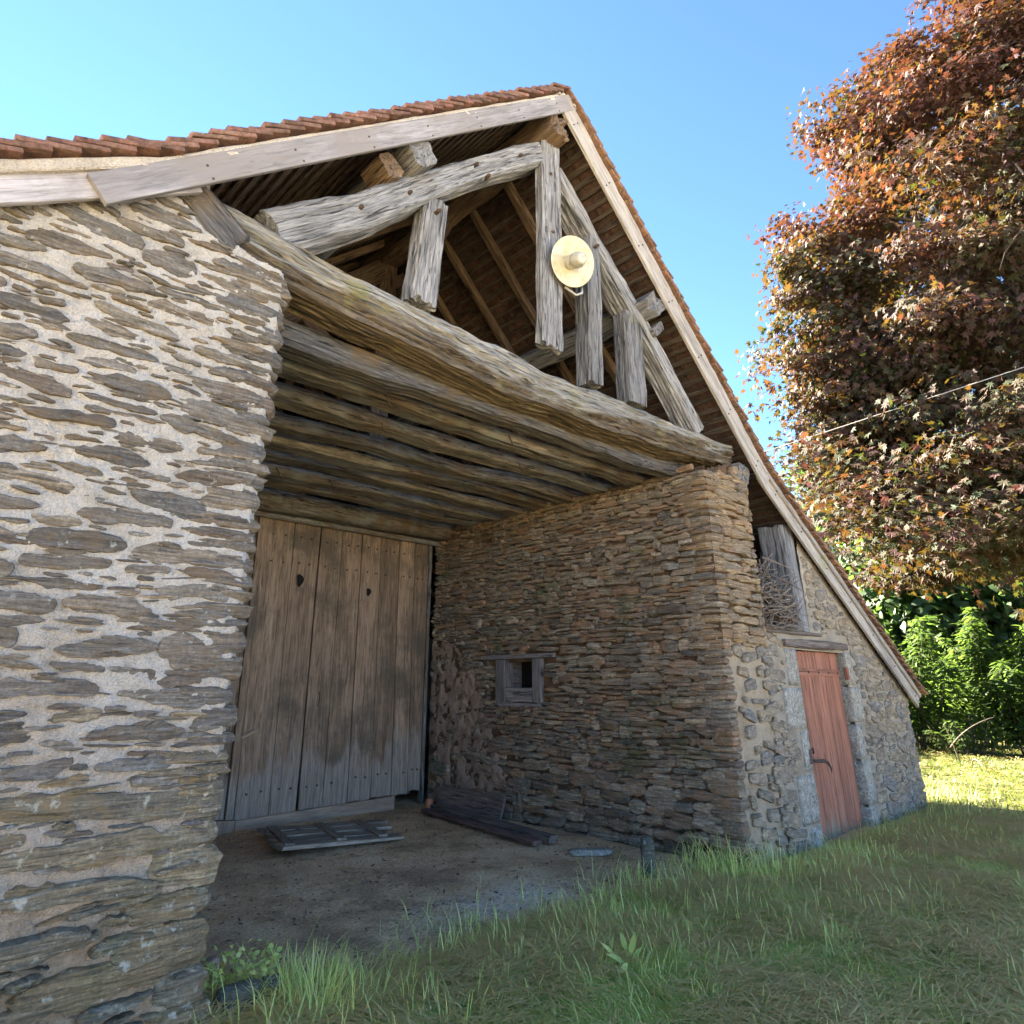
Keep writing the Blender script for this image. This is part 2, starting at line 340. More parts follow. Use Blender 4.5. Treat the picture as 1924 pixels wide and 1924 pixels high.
def beam_arr(path, w, h, side, ch=.012, res=0, seg=.25, groove=0., gfreq=(1.3, 30), lump=0., lfreq=2.2, rag=0., wearf=None, dispf=None):
    path = np.array(path, float); _bc[0] += 1; sd_ = _bc[0]
    d = np.r_[0, np.cumsum(np.linalg.norm(np.diff(path, axis=0), axis=1))]; L = d[-1]
    ns = max(2, int(math.ceil(L/seg))+1); s = np.linspace(0, L, ns)
    C = np.stack([np.interp(s, d, path[:, k]) for k in range(3)], 1)
    ww = np.interp(s, np.linspace(0, L, len(np.atleast_1d(w))), np.atleast_1d(w))
    hh = np.interp(s, np.linspace(0, L, len(np.atleast_1d(h))), np.atleast_1d(h))
    T = np.gradient(C, axis=0); T /= np.linalg.norm(T, axis=1)[:, None]
    side = np.array(side, float)
    U = side-(T@side)[:, None]*T; U /= np.linalg.norm(U, axis=1)[:, None]; W = np.cross(T, U)
    P0, N0 = rect_ring(float(ww.max()), float(hh.max()), ch, res); n = len(P0)
    sx = ww/ww.max(); sy = hh/hh.max()
    pu = P0[None, :, 0]*sx[:, None]; pv = P0[None, :, 1]*sy[:, None]
    nu = np.broadcast_to(N0[None, :, 0], pu.shape); nv = np.broadcast_to(N0[None, :, 1], pu.shape)
    q = np.stack([np.broadcast_to(s[:, None], pu.shape), pu, pv], -1)
    disp = 0
    if groove:
        a = vn(q*np.array([gfreq[0], gfreq[1], gfreq[1]])+[0, sd_*3.3, 0], 3)
        b = vn(q*np.array([gfreq[0]*1.7, gfreq[1]*2.1, gfreq[1]*2.1])+[0, sd_*3.3, 0], 9)
        disp = disp-groove*(np.abs(a)*.9+.6*np.maximum(0, b))+groove*.3
    if lump: disp = disp+lump*fbm(q*lfreq+[sd_*5.1, 0, 0], 5, 3)
    if dispf is not None: disp = disp+dispf(q, nv)
    pu = pu+nu*disp; pv = pv+nv*disp
    V = C[:, None]+U[:, None]*pu[..., None]+W[:, None]*pv[..., None]
    if rag:
        r = rag*fbm(np.stack([q[..., 1]*22, q[..., 2]*22, q[..., 0]*0+sd_], -1), 8, 2)
        V[0] += T[0]*r[0][:, None]*1.; V[-1] += T[-1]*r[-1][:, None]
    i = np.arange(ns-1)[:, None]*n; j = np.arange(n)[None]; jn = (j+1) % n
    F = np.stack([i+j, i+jn, i+n+jn, i+n+j], -1).reshape(-1, 4)
    V = V.reshape(-1, 3); gc = q.reshape(-1, 3)+[sd_*1.37, sd_*.71, 0]
    nv0 = len(V)
    V = np.vstack([V, V[:n].mean(0), V[-n:].mean(0)]); gc = np.vstack([gc, gc[:n].mean(0), gc[-n:].mean(0)])
    jj = np.arange(n); jn = (jj+1) % n
    cap = np.vstack([np.stack([np.full(n, nv0), jn, jj], 1), np.stack([np.full(n, nv0+1), nv0-n+jj, nv0-n+jn], 1)])
    at = {'gc': gc}
    if wearf is not None: at['wear'] = wearf(V)
    return V, [F, cap], at
def beam(name, path, w, h, side, mat, parent, smooth=False, **k):
    V, F, at = beam_arr(path, w, h, side, **k)
    return link(name, mesh_np(name, V, F, smooth, **at), mat, parent)
def join_arr(items):
    Vs, F4, F3, A = [], [], [], {}
    o = 0
    for V, F, at in items:
        Vs.append(V)
        for f in F:
            (F4 if f.shape[1] == 4 else F3).append(f+o)
        for k, a in at.items(): A.setdefault(k, []).append(a)
        o += len(V)
    return np.vstack(Vs), [np.vstack(x) for x in (F4, F3) if x], {k: np.concatenate(a) for k, a in A.items()}
def tube_arr(path, r, n=6):
    path = np.array(path, float); rr = np.interp(np.linspace(0, 1, len(path)), np.linspace(0, 1, len(np.atleast_1d(r))), np.atleast_1d(r))
    T = np.gradient(path, axis=0); T /= np.maximum(np.linalg.norm(T, axis=1), 1e-9)[:, None]
    a = np.array([0, 0, 1.]) if abs(T[0][2]) < .9 else np.array([1., 0, 0])
    U = np.cross(T, a); U /= np.maximum(np.linalg.norm(U, axis=1), 1e-9)[:, None]; W = np.cross(T, U)
    an = np.arange(n)/n*2*np.pi
    V = path[:, None]+(U[:, None]*np.cos(an)[None, :, None]+W[:, None]*np.sin(an)[None, :, None])*rr[:, None, None]
    ns = len(path); i = np.arange(ns-1)[:, None]*n; j = np.arange(n)[None]; jn = (j+1) % n
    F = np.stack([i+j, i+jn, i+n+jn, i+n+j], -1).reshape(-1, 4)
    d = np.r_[0, np.cumsum(np.linalg.norm(np.diff(path, axis=0), axis=1))]
    gc = np.stack([np.repeat(d, n), np.tile(np.cos(an), ns)*rr.repeat(n), np.tile(np.sin(an), ns)*rr.repeat(n)], 1)
    V = V.reshape(-1, 3); nv = len(V)
    V = np.vstack([V, path[0], path[-1]]); gc = np.vstack([gc, gc[0], gc[-1]])
    jj = np.arange(n); jn = (jj+1) % n
    cap = np.vstack([np.stack([np.full(n, nv), jn, jj], 1), np.stack([np.full(n, nv+1), nv-n+jj, nv-n+jn], 1)])
    return V, [F, cap], {'gc': gc}
def tube(name, path, r, mat, parent=None, n=8):
    V, F, at = tube_arr(path, r, n); return link(name, mesh_np(name, V, F, True, **at), mat, parent)
def lathe(name, prof, n, frame, mat, parent=None):
    """prof: (r, axial) pairs; frame: 4x4 with local z the axis"""
    prof = np.array(prof, float); an = np.arange(n)/n*2*np.pi; k = len(prof)
    V = np.stack([prof[:, 0][:, None]*np.cos(an), prof[:, 0][:, None]*np.sin(an), np.repeat(prof[:, 1][:, None], n, 1)], -1).reshape(-1, 3)
    i = np.arange(k-1)[:, None]*n; j = np.arange(n)[None]; jn = (j+1) % n
    F = np.stack([i+j, i+jn, i+n+jn, i+n+j], -1).reshape(-1, 4)
    Mx = np.array(frame); V = V@Mx[:3, :3].T+Mx[:3, 3]
    return link(name, mesh_np(name, V, F, True), mat, parent)

# --- stones
def stone_variant(seed, n, rings, ends, mids, ragged, strata):
    """chip outline from separate top and bottom edges with blunt or pointed ends"""
    r0 = np.random.default_rng(seed); th = np.arange(n)/n*2*np.pi
    c, s = np.cos(th), np.sin(th)
    c = np.sign(c)*np.abs(c)**.8
    kx = np.array([-1, r0.uniform(-.7, -.35), r0.uniform(-.2, .2), r0.uniform(.35, .7), 1.])
    prof = []
    for q in (0, 1):
        t_ = np.r_[r0.uniform(*ends), r0.uniform(*mids), r0.uniform(*mids), r0.uniform(*mids), r0.uniform(*ends)]
        prof.append(np.interp(c, kx, t_))
    x0 = .5*c; z0 = np.where(s >= 0, prof[0], -prof[1])*.5*np.minimum(1, np.abs(s)*2.4)
    jag = 1+ragged*(fbm(n3(np.cos(th)*3.2, np.sin(th)*3.2, seed*3.7), seed, 2)*1.7+fbm(n3(np.cos(th)*9, np.sin(th)*9, seed*2.9), seed+4, 2)*1.3)
    z0 = z0*jag+r0.uniform(-.1, .1)*x0*2; x0 = x0*(1+ragged*.25*fbm(n3(np.cos(th)*2.5, np.sin(th)*2.5, seed*1.7), seed+9, 2))
    V = []
    for r, y in rings:
        x = x0*r; z = z0*r
        yy = np.full(n, y, float)
        if y < -.5:
            yy = yy-.42*fbm(n3(x*1.3, z*strata, seed*7.), seed+2, 3)+.2*vn(n3(x*2.5, z*2.5, seed*2.), seed+5)
        V.append(np.stack([x, yy, z], 1))
    V.append(np.array([[0, rings[-1][1]-.02, 0]])); V = np.vstack(V)
    k = len(rings); i = np.arange(k-1)[:, None]*n; j = np.arange(n)[None]; jn = (j+1) % n
    F = np.stack([i+j, i+jn, i+n+jn, i+n+j], -1).reshape(-1, 4)
    jj = np.arange(n); F3 = np.stack([(k-1)*n+jj, (k-1)*n+(jj+1) % n, np.full(n, k*n)], 1)
    return V, F, F3
R_HI = [(1., .5), (1.02, -.5), (.985, -.84), (.88, -.98), (.55, -1.), (.26, -1.03)]
R_LO = [(1., .5), (1.02, -.5), (.95, -.9), (.55, -1.)]
def variants(ends, mids, ragged, strata, base, cnt=18):
    hi = [stone_variant(base+i, 38, R_HI, ends, mids, ragged, strata) for i in range(cnt)]
    lo = [stone_variant(base+i, 14, R_LO, ends, mids, ragged, strata) for i in range(cnt)]
    return hi, lo
VAR = {'slab': variants((.05, .6), (.42, 1.05), .26, 4., 100, 26), 'dry': variants((.3, .95), (.62, 1.1), .2, 2.5, 200, 26), 'round': variants((.45, .95), (.7, 1.06), .12, 1.8, 300)}
def block_variant(seed):
    r0 = np.random.default_rng(seed); k = 4; g = np.linspace(-1, 1, k+1)
    pts = {}; V = []; F = []
    def vid(p):
        key = tuple(np.round(p, 4))
        if key not in pts: pts[key] = len(V); V.append(p)
        return pts[key]
    for ax in range(3):
        for sg in (-1, 1):
            for a in range(k):
                for b in range(k):
                    q = []
                    for (da, db) in ((0, 0), (1, 0), (1, 1), (0, 1)):
                        p = np.zeros(3); p[ax] = sg; p[(ax+1) % 3] = g[a+da]; p[(ax+2) % 3] = g[b+db]; q.append(vid(p))
                    F.append(q if sg > 0 else q[::-1])
    V = np.array(V)
    V = V/np.maximum(1, (np.linalg.norm(V, ord=5, axis=1))[:, None]**1.0)
    V = V*.5*(1+.13*fbm(V*1.7+seed*3.1, seed, 3)[:, None]) + .035*np.stack([fbm(V*2.5+seed+kk*9, seed+kk, 2) for kk in range(3)], 1)
    return V, np.array(F)
BLK = [block_variant(500+i) for i in range(8)]
_mc = {}
def var_mesh(style, i, mat):
    key = (style, i, mat.name)
    if key not in _mc:
        if style == 'block':
            V, F = BLK[i % len(BLK)]; me = mesh_np('stone', V, F, False)
        else:
            V, F, F3 = VAR[style][0][i]; me = mesh_np('stone', V, [F, F3], False)
        me.materials.append(mat); _mc[key] = me
    return _mc[key]
ALLST = []      # every stone of every wall: dict(M, style, i, mat, wall, px)
def add_stone(wall, style, mat, O, U, Nn, u, z, w_, h_, d, rot, out=0.):
    """O origin, U along-wall unit vec, Nn outward normal"""
    i = random.randrange(len(VAR[style][0])) if style != 'block' else random.randrange(len(BLK))
    cr, sr = math.cos(rot), math.sin(rot)
    X = U*cr+np.array([0, 0, 1.])*sr; Zv = -U*sr+np.array([0, 0, 1.])*cr
    fl = random.choice((-1, 1))
    Mx = np.eye(4); Mx[:3, 0] = X*w_*fl; Mx[:3, 1] = -Nn*d; Mx[:3, 2] = Zv*h_*fl if style != 'block' else Zv*h_
    if fl < 0 and style == 'block': Mx[:3, 0] *= -1
    Mx[:3, 3] = O+U*u+np.array([0, 0, z])+Nn*out
    ctr = Mx[:3, 3]; px, py, dist = proj(ctr)
    vis = dist > .3 and -150 < px < 2074 and -150 < py < 2074
    ALLST.append(dict(M=Mx, style=style, i=i, mat=mat, wall=wall, px=(w_*h_)**.5/dist*1268*max(.25, abs(Nn@((CAM-ctr)/np.linalg.norm(CAM-ctr)))) if vis else 0))
def flush_stones():
    ALLST.sort(key=lambda s: -s['px'])
    for s in ALLST[:300]:
        o = link('stone', var_mesh(s['style'], s['i'], s['mat']), None, None)
        o.parent = s['wall']; o.matrix_parent_inverse = world_of(s['wall']).inverted()
        o.matrix_basis = Matrix(s['M'].tolist())
    groups = {}
    for s in ALLST[300:]: groups.setdefault((s['wall'].name, s['mat'].name), []).append(s)
    for (wn_, mn), L in groups.items():
        items = []
        for s in L:
            if s['style'] == 'block': V, F = BLK[s['i'] % len(BLK)]; Fs = [F]
            else:
                V, F, F3 = VAR[s['style']][1][s['i']]; Fs = [F, F3]
            V = V@s['M'][:3, :3].T+s['M'][:3, 3]
            items.append((V, Fs, {'tint': np.full(len(V), random.random())}))
        V, F, A = join_arr(items)
        o = link('small_stones', mesh_np('small_stones', V, F, False, **A), L[0]['mat'], L[0]['wall']); o['kind'] = 'stuff'

def grid_wall(name, O, U, Nn, u0, u1, z0, z1, res, mask, disp, mat, parent, back=.25):
    """displaced sheet; cells where mask(u,z) is False are left out"""
    nu = int((u1-u0)/res)+1; nz = int((z1-z0)/res)+1
    u, z = np.meshgrid(np.linspace(u0, u1, nu), np.linspace(z0, z1, nz))
    dd = disp(u, z)
    V = (O+U*u[..., None]+np.array([0, 0, 1.])*z[..., None]+Nn*dd[..., None]).reshape(-1, 3)
    i = np.arange(nz-1)[:, None]*nu+np.arange(nu-1)[None]
    F = np.stack([i, i+1, i+nu+1, i+nu], -1)
    uc = (u[:-1, :-1]+u[1:, 1:])/2; zc = (z[:-1, :-1]+z[1:, 1:])/2
    F = F[mask(uc, zc)]
    if np.dot(np.cross(U, [0, 0, 1.]), Nn) < 0: F = F[:, ::-1]
    us = np.zeros(len(V), bool); us[F.ravel()] = True; ix = np.cumsum(us)-1
    return link(name, mesh_np(name, V[us], ix[F], True), mat, parent)
def box(name, lo, hi, mat, parent, smooth=False):
    lo, hi = np.array(lo, float), np.array(hi, float)
    V = np.array([[(lo, hi)[i][0], (lo, hi)[j][1], (lo, hi)[k][2]] for i in (0, 1) for j in (0, 1) for k in (0, 1)])
    F = np.array([[0, 1, 3, 2], [4, 6, 7, 5], [0, 4, 5, 1], [2, 3, 7, 6], [0, 2, 6, 4], [1, 5, 7, 3]])
    return link(name, mesh_np(name, V, F, smooth, gc=V), mat, parent)
def prism(name, poly, axis, a, b, mat, parent):
    """polygon in the two other axes, extruded along axis ('x','y') from a to b"""
    n = len(poly); V = []
    for t_ in (a, b):
        for (p, q) in poly: V.append((p, t_, q) if axis == 'y' else (t_, p, q))
    me = bpy.data.meshes.new(name)
    F = [list(range(n)), list(range(2*n-1, n-1, -1))]+[[i, n+i, n+(i+1) % n, (i+1) % n] for i in range(n)]
    me.from_pydata(V, [], F); me.update()
    return link(name, me, mat, parent)

# ------------------------------------------------------------------ roof profile (X,Z of the batten plane)
RL = [(2.56, 7.24), (-.80, 4.30), (-2.75, 3.02)]
RR = [(2.56, 7.24), (5.80, 3.93), (9.46, 1.50)]
def roof_z(x):
    x = np.asarray(x, float)
    return np.where(x < 2.56, np.interp(x, [-2.75, -.8, 2.56], [3.02, 4.30, 7.24]), np.interp(x, [2.56, 5.8, 9.46], [7.24, 3.93, 1.50]))
YV = -.12; YB = 9.0; W = 4.668; D = 4.55

def ground_z(x, y):
    x = np.asarray(x, float); y = np.asarray(y, float)
    z = .14+.12*np.exp(-((x-.0)**2+(y-.1)**2)/.5)+.05*np.clip(y, 0, 5)/5*((x > 0) & (x < W))
    z = z+.03*fbm(n3(x*.5, y*.5), 31, 3)+.008*fbm(n3(x*4, y*4), 37, 2)
    return z+.06*np.clip((x-8.5)/2, 0, 1)+np.clip((np.hypot(x-5, y)-18)/60, 0, 1)**2*3
# ------------------------------------------------------------------ ground
def make_ground():
    a = np.concatenate([np.linspace(-150, -6, 24)[:-1], np.linspace(-6, 16, 260), np.linspace(16, 160, 36)[1:]])
    b = np.concatenate([np.linspace(-150, -6, 24)[:-1], np.linspace(-6, 6, 180), np.linspace(6, 160, 36)[1:]])
    x, y = np.meshgrid(a, b); z = ground_z(x, y)
    V = np.stack([x, y, z], -1).reshape(-1, 3); nu = len(a); i = np.arange(len(b)-1)[:, None]*nu+np.arange(nu-1)[None]
    F = np.stack([i, i+1, i+nu+1, i+nu], -1).reshape(-1, 4)
    turf = turf_mask(V[:, 0], V[:, 1]); pale = np.exp(-(((V[:, 0]-2.45)/.75)**2+((V[:, 1]-.72)/.35)**2)**1.5)
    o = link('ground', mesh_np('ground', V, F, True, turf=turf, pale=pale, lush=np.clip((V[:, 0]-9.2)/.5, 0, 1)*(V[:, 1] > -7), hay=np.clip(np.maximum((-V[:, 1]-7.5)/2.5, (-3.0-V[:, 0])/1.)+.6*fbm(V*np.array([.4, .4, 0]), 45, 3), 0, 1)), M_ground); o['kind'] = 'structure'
def turf_mask(x, y):
    edge = np.interp(x, [-2, .3, .6, 1.27, 2., 2.66, 3.6, 4.6, 5, 60], [.4, .35, .25, .22, .40, .42, .28, .05, 0.1, .1])
    n = .28*fbm(n3(x*2.2, y*2.2), 41, 3)
    return np.clip((edge-y+n)/.35, 0, 1)*1.0 if True else 0
make_ground()

# ------------------------------------------------------------------ the barn
barn = thing('stone_barn', (3.3, 0, .14), 'old stone barn with open timber gable, deep cart porch and red tiled roof', 'barn')
# ---- left wall
Oz = np.zeros(3); Ux = np.array([1., 0, 0]); Uy = np.array([0, 1., 0]); NF = np.array([0, -1., 0]); NW = np.array([-1., 0, 0])
def lw_top(x): return np.where(x < -.55, roof_z(x)-.085, np.interp(x, [-.55, -.5, -.25, 0.0, .1], [4.2, 4.10, 4.03, 4.0, 3.99]))
def lw_disp(u, z):
    d = .017*fbm(n3(u*16, z*26), 51, 4)+.012*fbm(n3(u*4, z*5.), 52, 3)+.007*fbm(n3(u*50, z*60), 53, 2)
    lo = np.clip((1.25-z)/.9, 0, 1)
    d = d-.022*lo+lo*.05*fbm(n3(u*8, z*16), 54, 5)
    d = d+.10*np.clip(.7-z, 0, 1)**1.2
    return d-.07*np.clip((u+.05)/.05, 0, 1)
left_wall = grid_wall('left_wall', Oz, Ux, NF, -2.5, 0.0, -.1, 4.6, .0115, lambda u, z: (z < lw_top(u)), lw_disp, M_mort, barn)
box('wall_core', (-2.5, .10, -.1), (-.02, 9., 3.0), M_mort, barn)
prism('gable_core', [(-2.5, 2.9), (-.02, 2.9), (-.02, 3.9), (-.5, 4.0), (-2.5, 3.0)], 'y', .1, .6, M_mort, barn)
OCC = None
def dart(wall, style, mat_fn, O, U, Nn, u0, u1, z0, z1, inside, size_fn, attempts, gap, depth, rotsd, out, u_ok=None):
    res = .01; nu = int((u1-u0)/res)+2; nz = int((z1-z0)/res)+2
    occ = np.zeros((nz, nu), bool)
    gu, gz = np.meshgrid(u0+np.arange(nu)*res, z0+np.arange(nz)*res)
    occ |= ~inside(gu, gz)
    specs = []
    for _ in range(attempts):
        u = random.uniform(u0, u1); z = random.uniform(z0, z1); w_, h_ = size_fn(u, z); specs.append((w_*h_, u, z, w_, h_))
    specs.sort(key=lambda q: -q[0]*random.uniform(.15, 1.))
    for _, u, z, w_, h_ in specs:
        rot = random.gauss(0, rotsd)
        ex = int((w_*.56+gap)/res)+1; ez = int((h_*.6+abs(math.sin(rot))*w_*.5+gap)/res)+1
        iu, iz = int((u-u0)/res), int((z-z0)/res)
        a, b, c_, d_ = max(0, iu-ex), min(nu, iu+ex+1), max(0, iz-ez), min(nz, iz+ez+1)
        du = gu[c_:d_, a:b]-u; dz = gz[c_:d_, a:b]-z
        cr, sr = math.cos(rot), math.sin(rot)
        lx = (du*cr+dz*sr)/(w_*.5+gap); lz = (-du*sr+dz*cr)/(h_*.5+gap*.8)
        m = (np.abs(lx)**2.4+np.abs(lz)**2.4) < 1
        if (occ[c_:d_, a:b] & m).any(): continue
        occ[c_:d_, a:b] |= m
        add_stone(wall, style(u, z, w_, h_) if callable(style) else style, mat_fn(u, z), O, U, Nn, u, z, w_, h_, depth(u, z, w_, h_), rot, out(u, z))
    return occ
def lw_size(u, z):
    if z < 1.15 and random.random() < .65:
        w_ = math.exp(random.uniform(math.log(.22), math.log(.75))); return w_, min(.13, max(.035, w_*random.uniform(.15, .3)))
    if random.random() < .018: w_ = random.uniform(.16, .34); return w_, w_*random.uniform(.36, .5)
    w_ = math.exp(random.uniform(math.log(.06), math.log(.42))); return w_, min(.10, max(.02, w_*random.uniform(.13, .30)))
dart(left_wall, lambda u, z, w_, h_: 'dry' if h_/w_ > .33 or random.random() < .25 else 'slab', lambda u, z: M_slate_low if z < 1.25+random.uniform(-.35, .35) else M_slate, Oz, Ux, NF, -2.45, .0, -.05, 4.35,
     lambda u, z: (z < lw_top(u)-.03) & (u < -.06+.0*z), lw_size, 11000, .005,
     lambda u, z, w_, h_: .016+max(0, min(1, (1.3-z)/.6))*random.uniform(.015, .07)+random.uniform(0, .014), .075,
     lambda u, z: -.006+.10*max(0, .7-z)**1.2-.026*max(0, min(1, (1.25-z)/.9)))
dart(left_wall, 'slab', lambda u, z: M_slate, Oz, Ux, NF, -2.45, .0, .9, 4.35, lambda u, z: (z < lw_top(u)-.03) & (u < -.05),
     lambda u, z: (random.uniform(.05, .2), random.uniform(.012, .034)), 700, .001, lambda u, z, w_, h_: .012+random.uniform(0, .012), .08, lambda u, z: -.004)
dart(left_wall, 'slab', lambda u, z: M_slate_low, Oz, Ux, NF, -2.45, .0, .0, 1.25, lambda u, z: (u < -.05),
     lambda u, z: (random.uniform(.08, .3), random.uniform(.02, .07)), 150, -.002, lambda u, z, w_, h_: random.uniform(.02, .05), .1, lambda u, z: -.02+.10*max(0, .7-z)**1.2)
z = -.02                                   # ragged corner stones of the porch opening
while z < 3.96:
    h_ = random.uniform(.045, .13) if z > 1.1 else random.uniform(.09, .2)
    w_ = random.uniform(.22, .5)
    dd = random.uniform(.3, .5)
    i = random.randrange(8)
    lo_ = .07*max(0, .8-z)
    mtl = M_slate_low if z < 1.3 else M_slate
    add_stone(left_wall, 'block', mtl, np.array([0, dd/2-.015-lo_, 0]), Ux, NF, -w_/2+random.uniform(.0, .045)+lo_*.5, z+h_/2, w_*1.05, h_*1.12, dd, random.gauss(0, .03), 0)
    z += h_*.93+random.uniform(.004, .03)

# ---- porch right wall (faces -X) with the small window
porch_wall = None
WY0, WY1, WZ0, WZ1 = 2.40, 3.20, 1.44, 1.93
def pw_patch(y, z):   # old plaster left on the wall near the door
    c = np.interp(z, [.3, .6, 1., 1.4, 1.8, 2.1, 2.3], [3.3, 2.9, 3.0, 3.35, 3.75, 3.95, 4.3])
    return np.clip((y-c+.35*fbm(n3(y*3.5, z*3.5), 61, 4))/.18, 0, 1)*np.clip((2.25-z)/.1, 0, 1)
def pw_disp(y, z):
    return -.022+.010*fbm(n3(y*16, z*20), 62, 3)+.03*pw_patch(y, z)+.016*pw_patch(y, z)*fbm(n3(y*11, z*11), 63, 4)+.02*fbm(n3(y*1.1, z*1.3), 64, 2)
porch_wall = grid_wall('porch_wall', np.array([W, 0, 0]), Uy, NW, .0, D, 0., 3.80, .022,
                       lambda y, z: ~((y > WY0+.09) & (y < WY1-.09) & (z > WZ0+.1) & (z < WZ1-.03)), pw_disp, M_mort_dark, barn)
plaster = grid_wall('plaster_patch', np.array([W, 0, 0]), Uy, NW, 2.4, D, 0.1, 2.35, .016,
                    lambda y, z: (pw_patch(y, z) > .5), lambda y, z: pw_disp(y, z)+.012*(pw_patch(y, z)-.4)+.028*fbm(n3(y*12, z*12), 65, 4), M_plaster, barn)
def tile_stones(wall, style, mat_fn, O, U, Nn, u0, u1, z0, z1, inside, size_fn, depth, out, rotsd=.025, warp=.05, keep=None):
    """undulating courses, each split on its own, with a few stones rising through two courses"""
    z = z0; blocked = []
    while z < z1:
        hr = size_fn(None, z)[1]; u = u0-random.uniform(0, .1); nxt = []
        while u < u1:
            w_, _ = size_fn(u, z); u2 = min(u+w_, u1)
            hit = [q for q in blocked if q[0] < u2-.01 and q[1] > u+.01]
            if hit and hit[0][0] <= u+.02: u = hit[0][1]; continue
            if hit: u2 = hit[0][0]
            if u2-u < .025: u = u2; continue
            h_ = hr*random.uniform(.82, 1.18); two = random.random() < .10 and z+hr*2 < z1
            if two: h_ = hr*random.uniform(1.75, 2.05); nxt.append((u, u2))
            uc = (u+u2)/2; zc_ = z+h_/2
            zw = zc_+warp*float(vn(np.array([uc*.9, zc_*.8, 3.]), 71))+.014*float(vn(np.array([uc*3.5, zc_*2, 8.]), 72))
            if uc > u0 and bool(inside(np.array(uc), np.array(zw))) and bool(inside(np.array(u+.02), np.array(zw))) and bool(inside(np.array(u2-.02), np.array(zw))) and (keep is None or keep(uc, zw)):
                add_stone(wall, style, mat_fn(uc, zw), O, U, Nn, uc, zw, (u2-u)*random.uniform(.95, 1.06), h_*random.uniform(.92, 1.12), depth(uc, zw), random.gauss(0, rotsd), out(uc, zw))
            u = u2
        z += hr; blocked = nxt
def pw_size(y, z):
    if z < .95: return random.uniform(.10, .45), random.uniform(.05, .115)
    r_ = random.random()
    return (random.uniform(.2, .42) if r_ < .2 else random.uniform(.05, .24)), random.uniform(.03, .068)
tile_stones(porch_wall, 'dry', lambda u, z: M_dry, np.array([W, 0, 0]), Uy, NW, .22, D, .02, 3.76,
            lambda y, z: ~((y > WY0-.0) & (y < WY1+.0) & (z > WZ0-.0) & (z < WZ1+.06)), pw_size,
            lambda u, z: random.uniform(.016, .062), lambda u, z: .02*float(vn(np.array([u*1.1, z*1.3, 0.]), 64))-.006, .04,
            keep=lambda y, z: float(pw_patch(np.array(y), np.array(z))) < random.uniform(.25, 1.15))
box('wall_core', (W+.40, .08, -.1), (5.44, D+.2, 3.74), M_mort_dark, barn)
# ---- inner face of the left wall, seen only from further right
inner_wall = grid_wall('porch_wall', np.array([0., 0, 0]), Uy, np.array([1., 0, 0]), .05, D, 0., 3.95, .05, lambda y, z: z < 5, lambda y, z: -.03+.012*fbm(n3(y*12, z*14), 72, 3), M_mort, barn)
tile_stones(inner_wall, 'dry', lambda u, z: M_slate, np.array([0., 0, 0]), Uy, np.array([1., 0, 0]), .25, D, .02, 3.9, lambda y, z: y > 0,
            lambda y, z: (random.uniform(.12, .45), random.uniform(.05, .11)), lambda u, z: random.uniform(.012, .04), lambda u, z: -.02, .04, keep=lambda y, z: random.random() < .8)
# ---- pier front and corner
def pier_x1(z): return np.where(z > 2.2, 5.44, 5.5)
def pier_disp(u, z): return -.014+.012*fbm(n3(u*14, z*16), 81, 4)+.01*fbm(n3(u*40, z*40), 83, 2)-.05*np.clip((W+.07-u)/.07, 0, 1)
pier = grid_wall('pier', Oz, Ux, NF, W, 5.47, -.1, 2.12, .014, lambda u, z: z < 3, pier_disp, M_render, barn)
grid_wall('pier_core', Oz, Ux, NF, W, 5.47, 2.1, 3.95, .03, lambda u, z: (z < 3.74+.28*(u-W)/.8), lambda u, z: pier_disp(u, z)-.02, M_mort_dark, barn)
zq = .0
while zq < 3.74:
    h_ = random.uniform(.045, .105) if zq > .9 else random.uniform(.08, .15)
    w_ = random.uniform(.22, .45); dd = random.uniform(.22, .5)
    if zq < 2.0: w_ *= .42
    ddx = random.uniform(-.012, .02)
    add_stone(pier, 'block', M_ochre if zq > 1.9 and random.random() < .8 else M_dry, np.array([0, dd/2-.02, 0]), Ux, NF, W+w_/2-.02+ddx, zq+h_/2, w_*1.05, h_*1.1, dd, random.gauss(0, .02), 0)
    zq += h_*.96+random.uniform(.0, .014)
tile_stones(pier, 'dry', lambda u, z: M_ochre, Oz, Ux, NF, W+.2, 5.5, 2.02, 3.9, lambda u, z: (z < 3.70+.28*(u-W)/.8),
            lambda u, z: (random.uniform(.12, .42), random.uniform(.04, .105)), lambda u, z: random.uniform(.025, .06), lambda u, z: -.004, .03, warp=.02)
dart(pier, 'round', lambda u, z: M_rubble, Oz, Ux, NF, W+.12, 5.5, .05, 2.05, lambda u, z: u > W+.14, lambda u, z: (random.uniform(.06, .3), random.uniform(.035, .12)), 230, .01,
     lambda u, z, a, b: random.uniform(.018, .03), .12, lambda u, z: -.002)
# ---- lean-to wall with the red door
DX0, DX1, DZ0, DZ1 = 6.17, 7.42, .10, 2.0
def lean_in(u, z):
    op = (u < 6.62) & (z > 2.2)
    door = (u > DX0) & (u < DX1) & (z < DZ1)
    return (z < roof_z(u)-.10) & ~op & ~door
def lean_disp(u, z): return .010*fbm(n3(u*13, z*15), 91, 4)+.008*fbm(n3(u*40, z*40), 92, 2)-.03*np.clip((u-9.28)/.05, 0, 1)
lean_wall = grid_wall('lean_to_wall', Oz, Ux, NF, 5.47, 9.33, -.1, 3.4, .019, lean_in, lean_disp, M_mort_grey, barn)
prism('lean_to_core', [(7.44, 0), (9.31, 0), (9.31, 1.38), (6.66, 3.2), (6.66, 2.15), (7.44, 2.15)], 'y', .06, .5, M_mort_grey, barn)
box('lean_to_core', (5.46, .06, 0), (DX0-.02, .5, 2.17), M_mort_grey, barn)
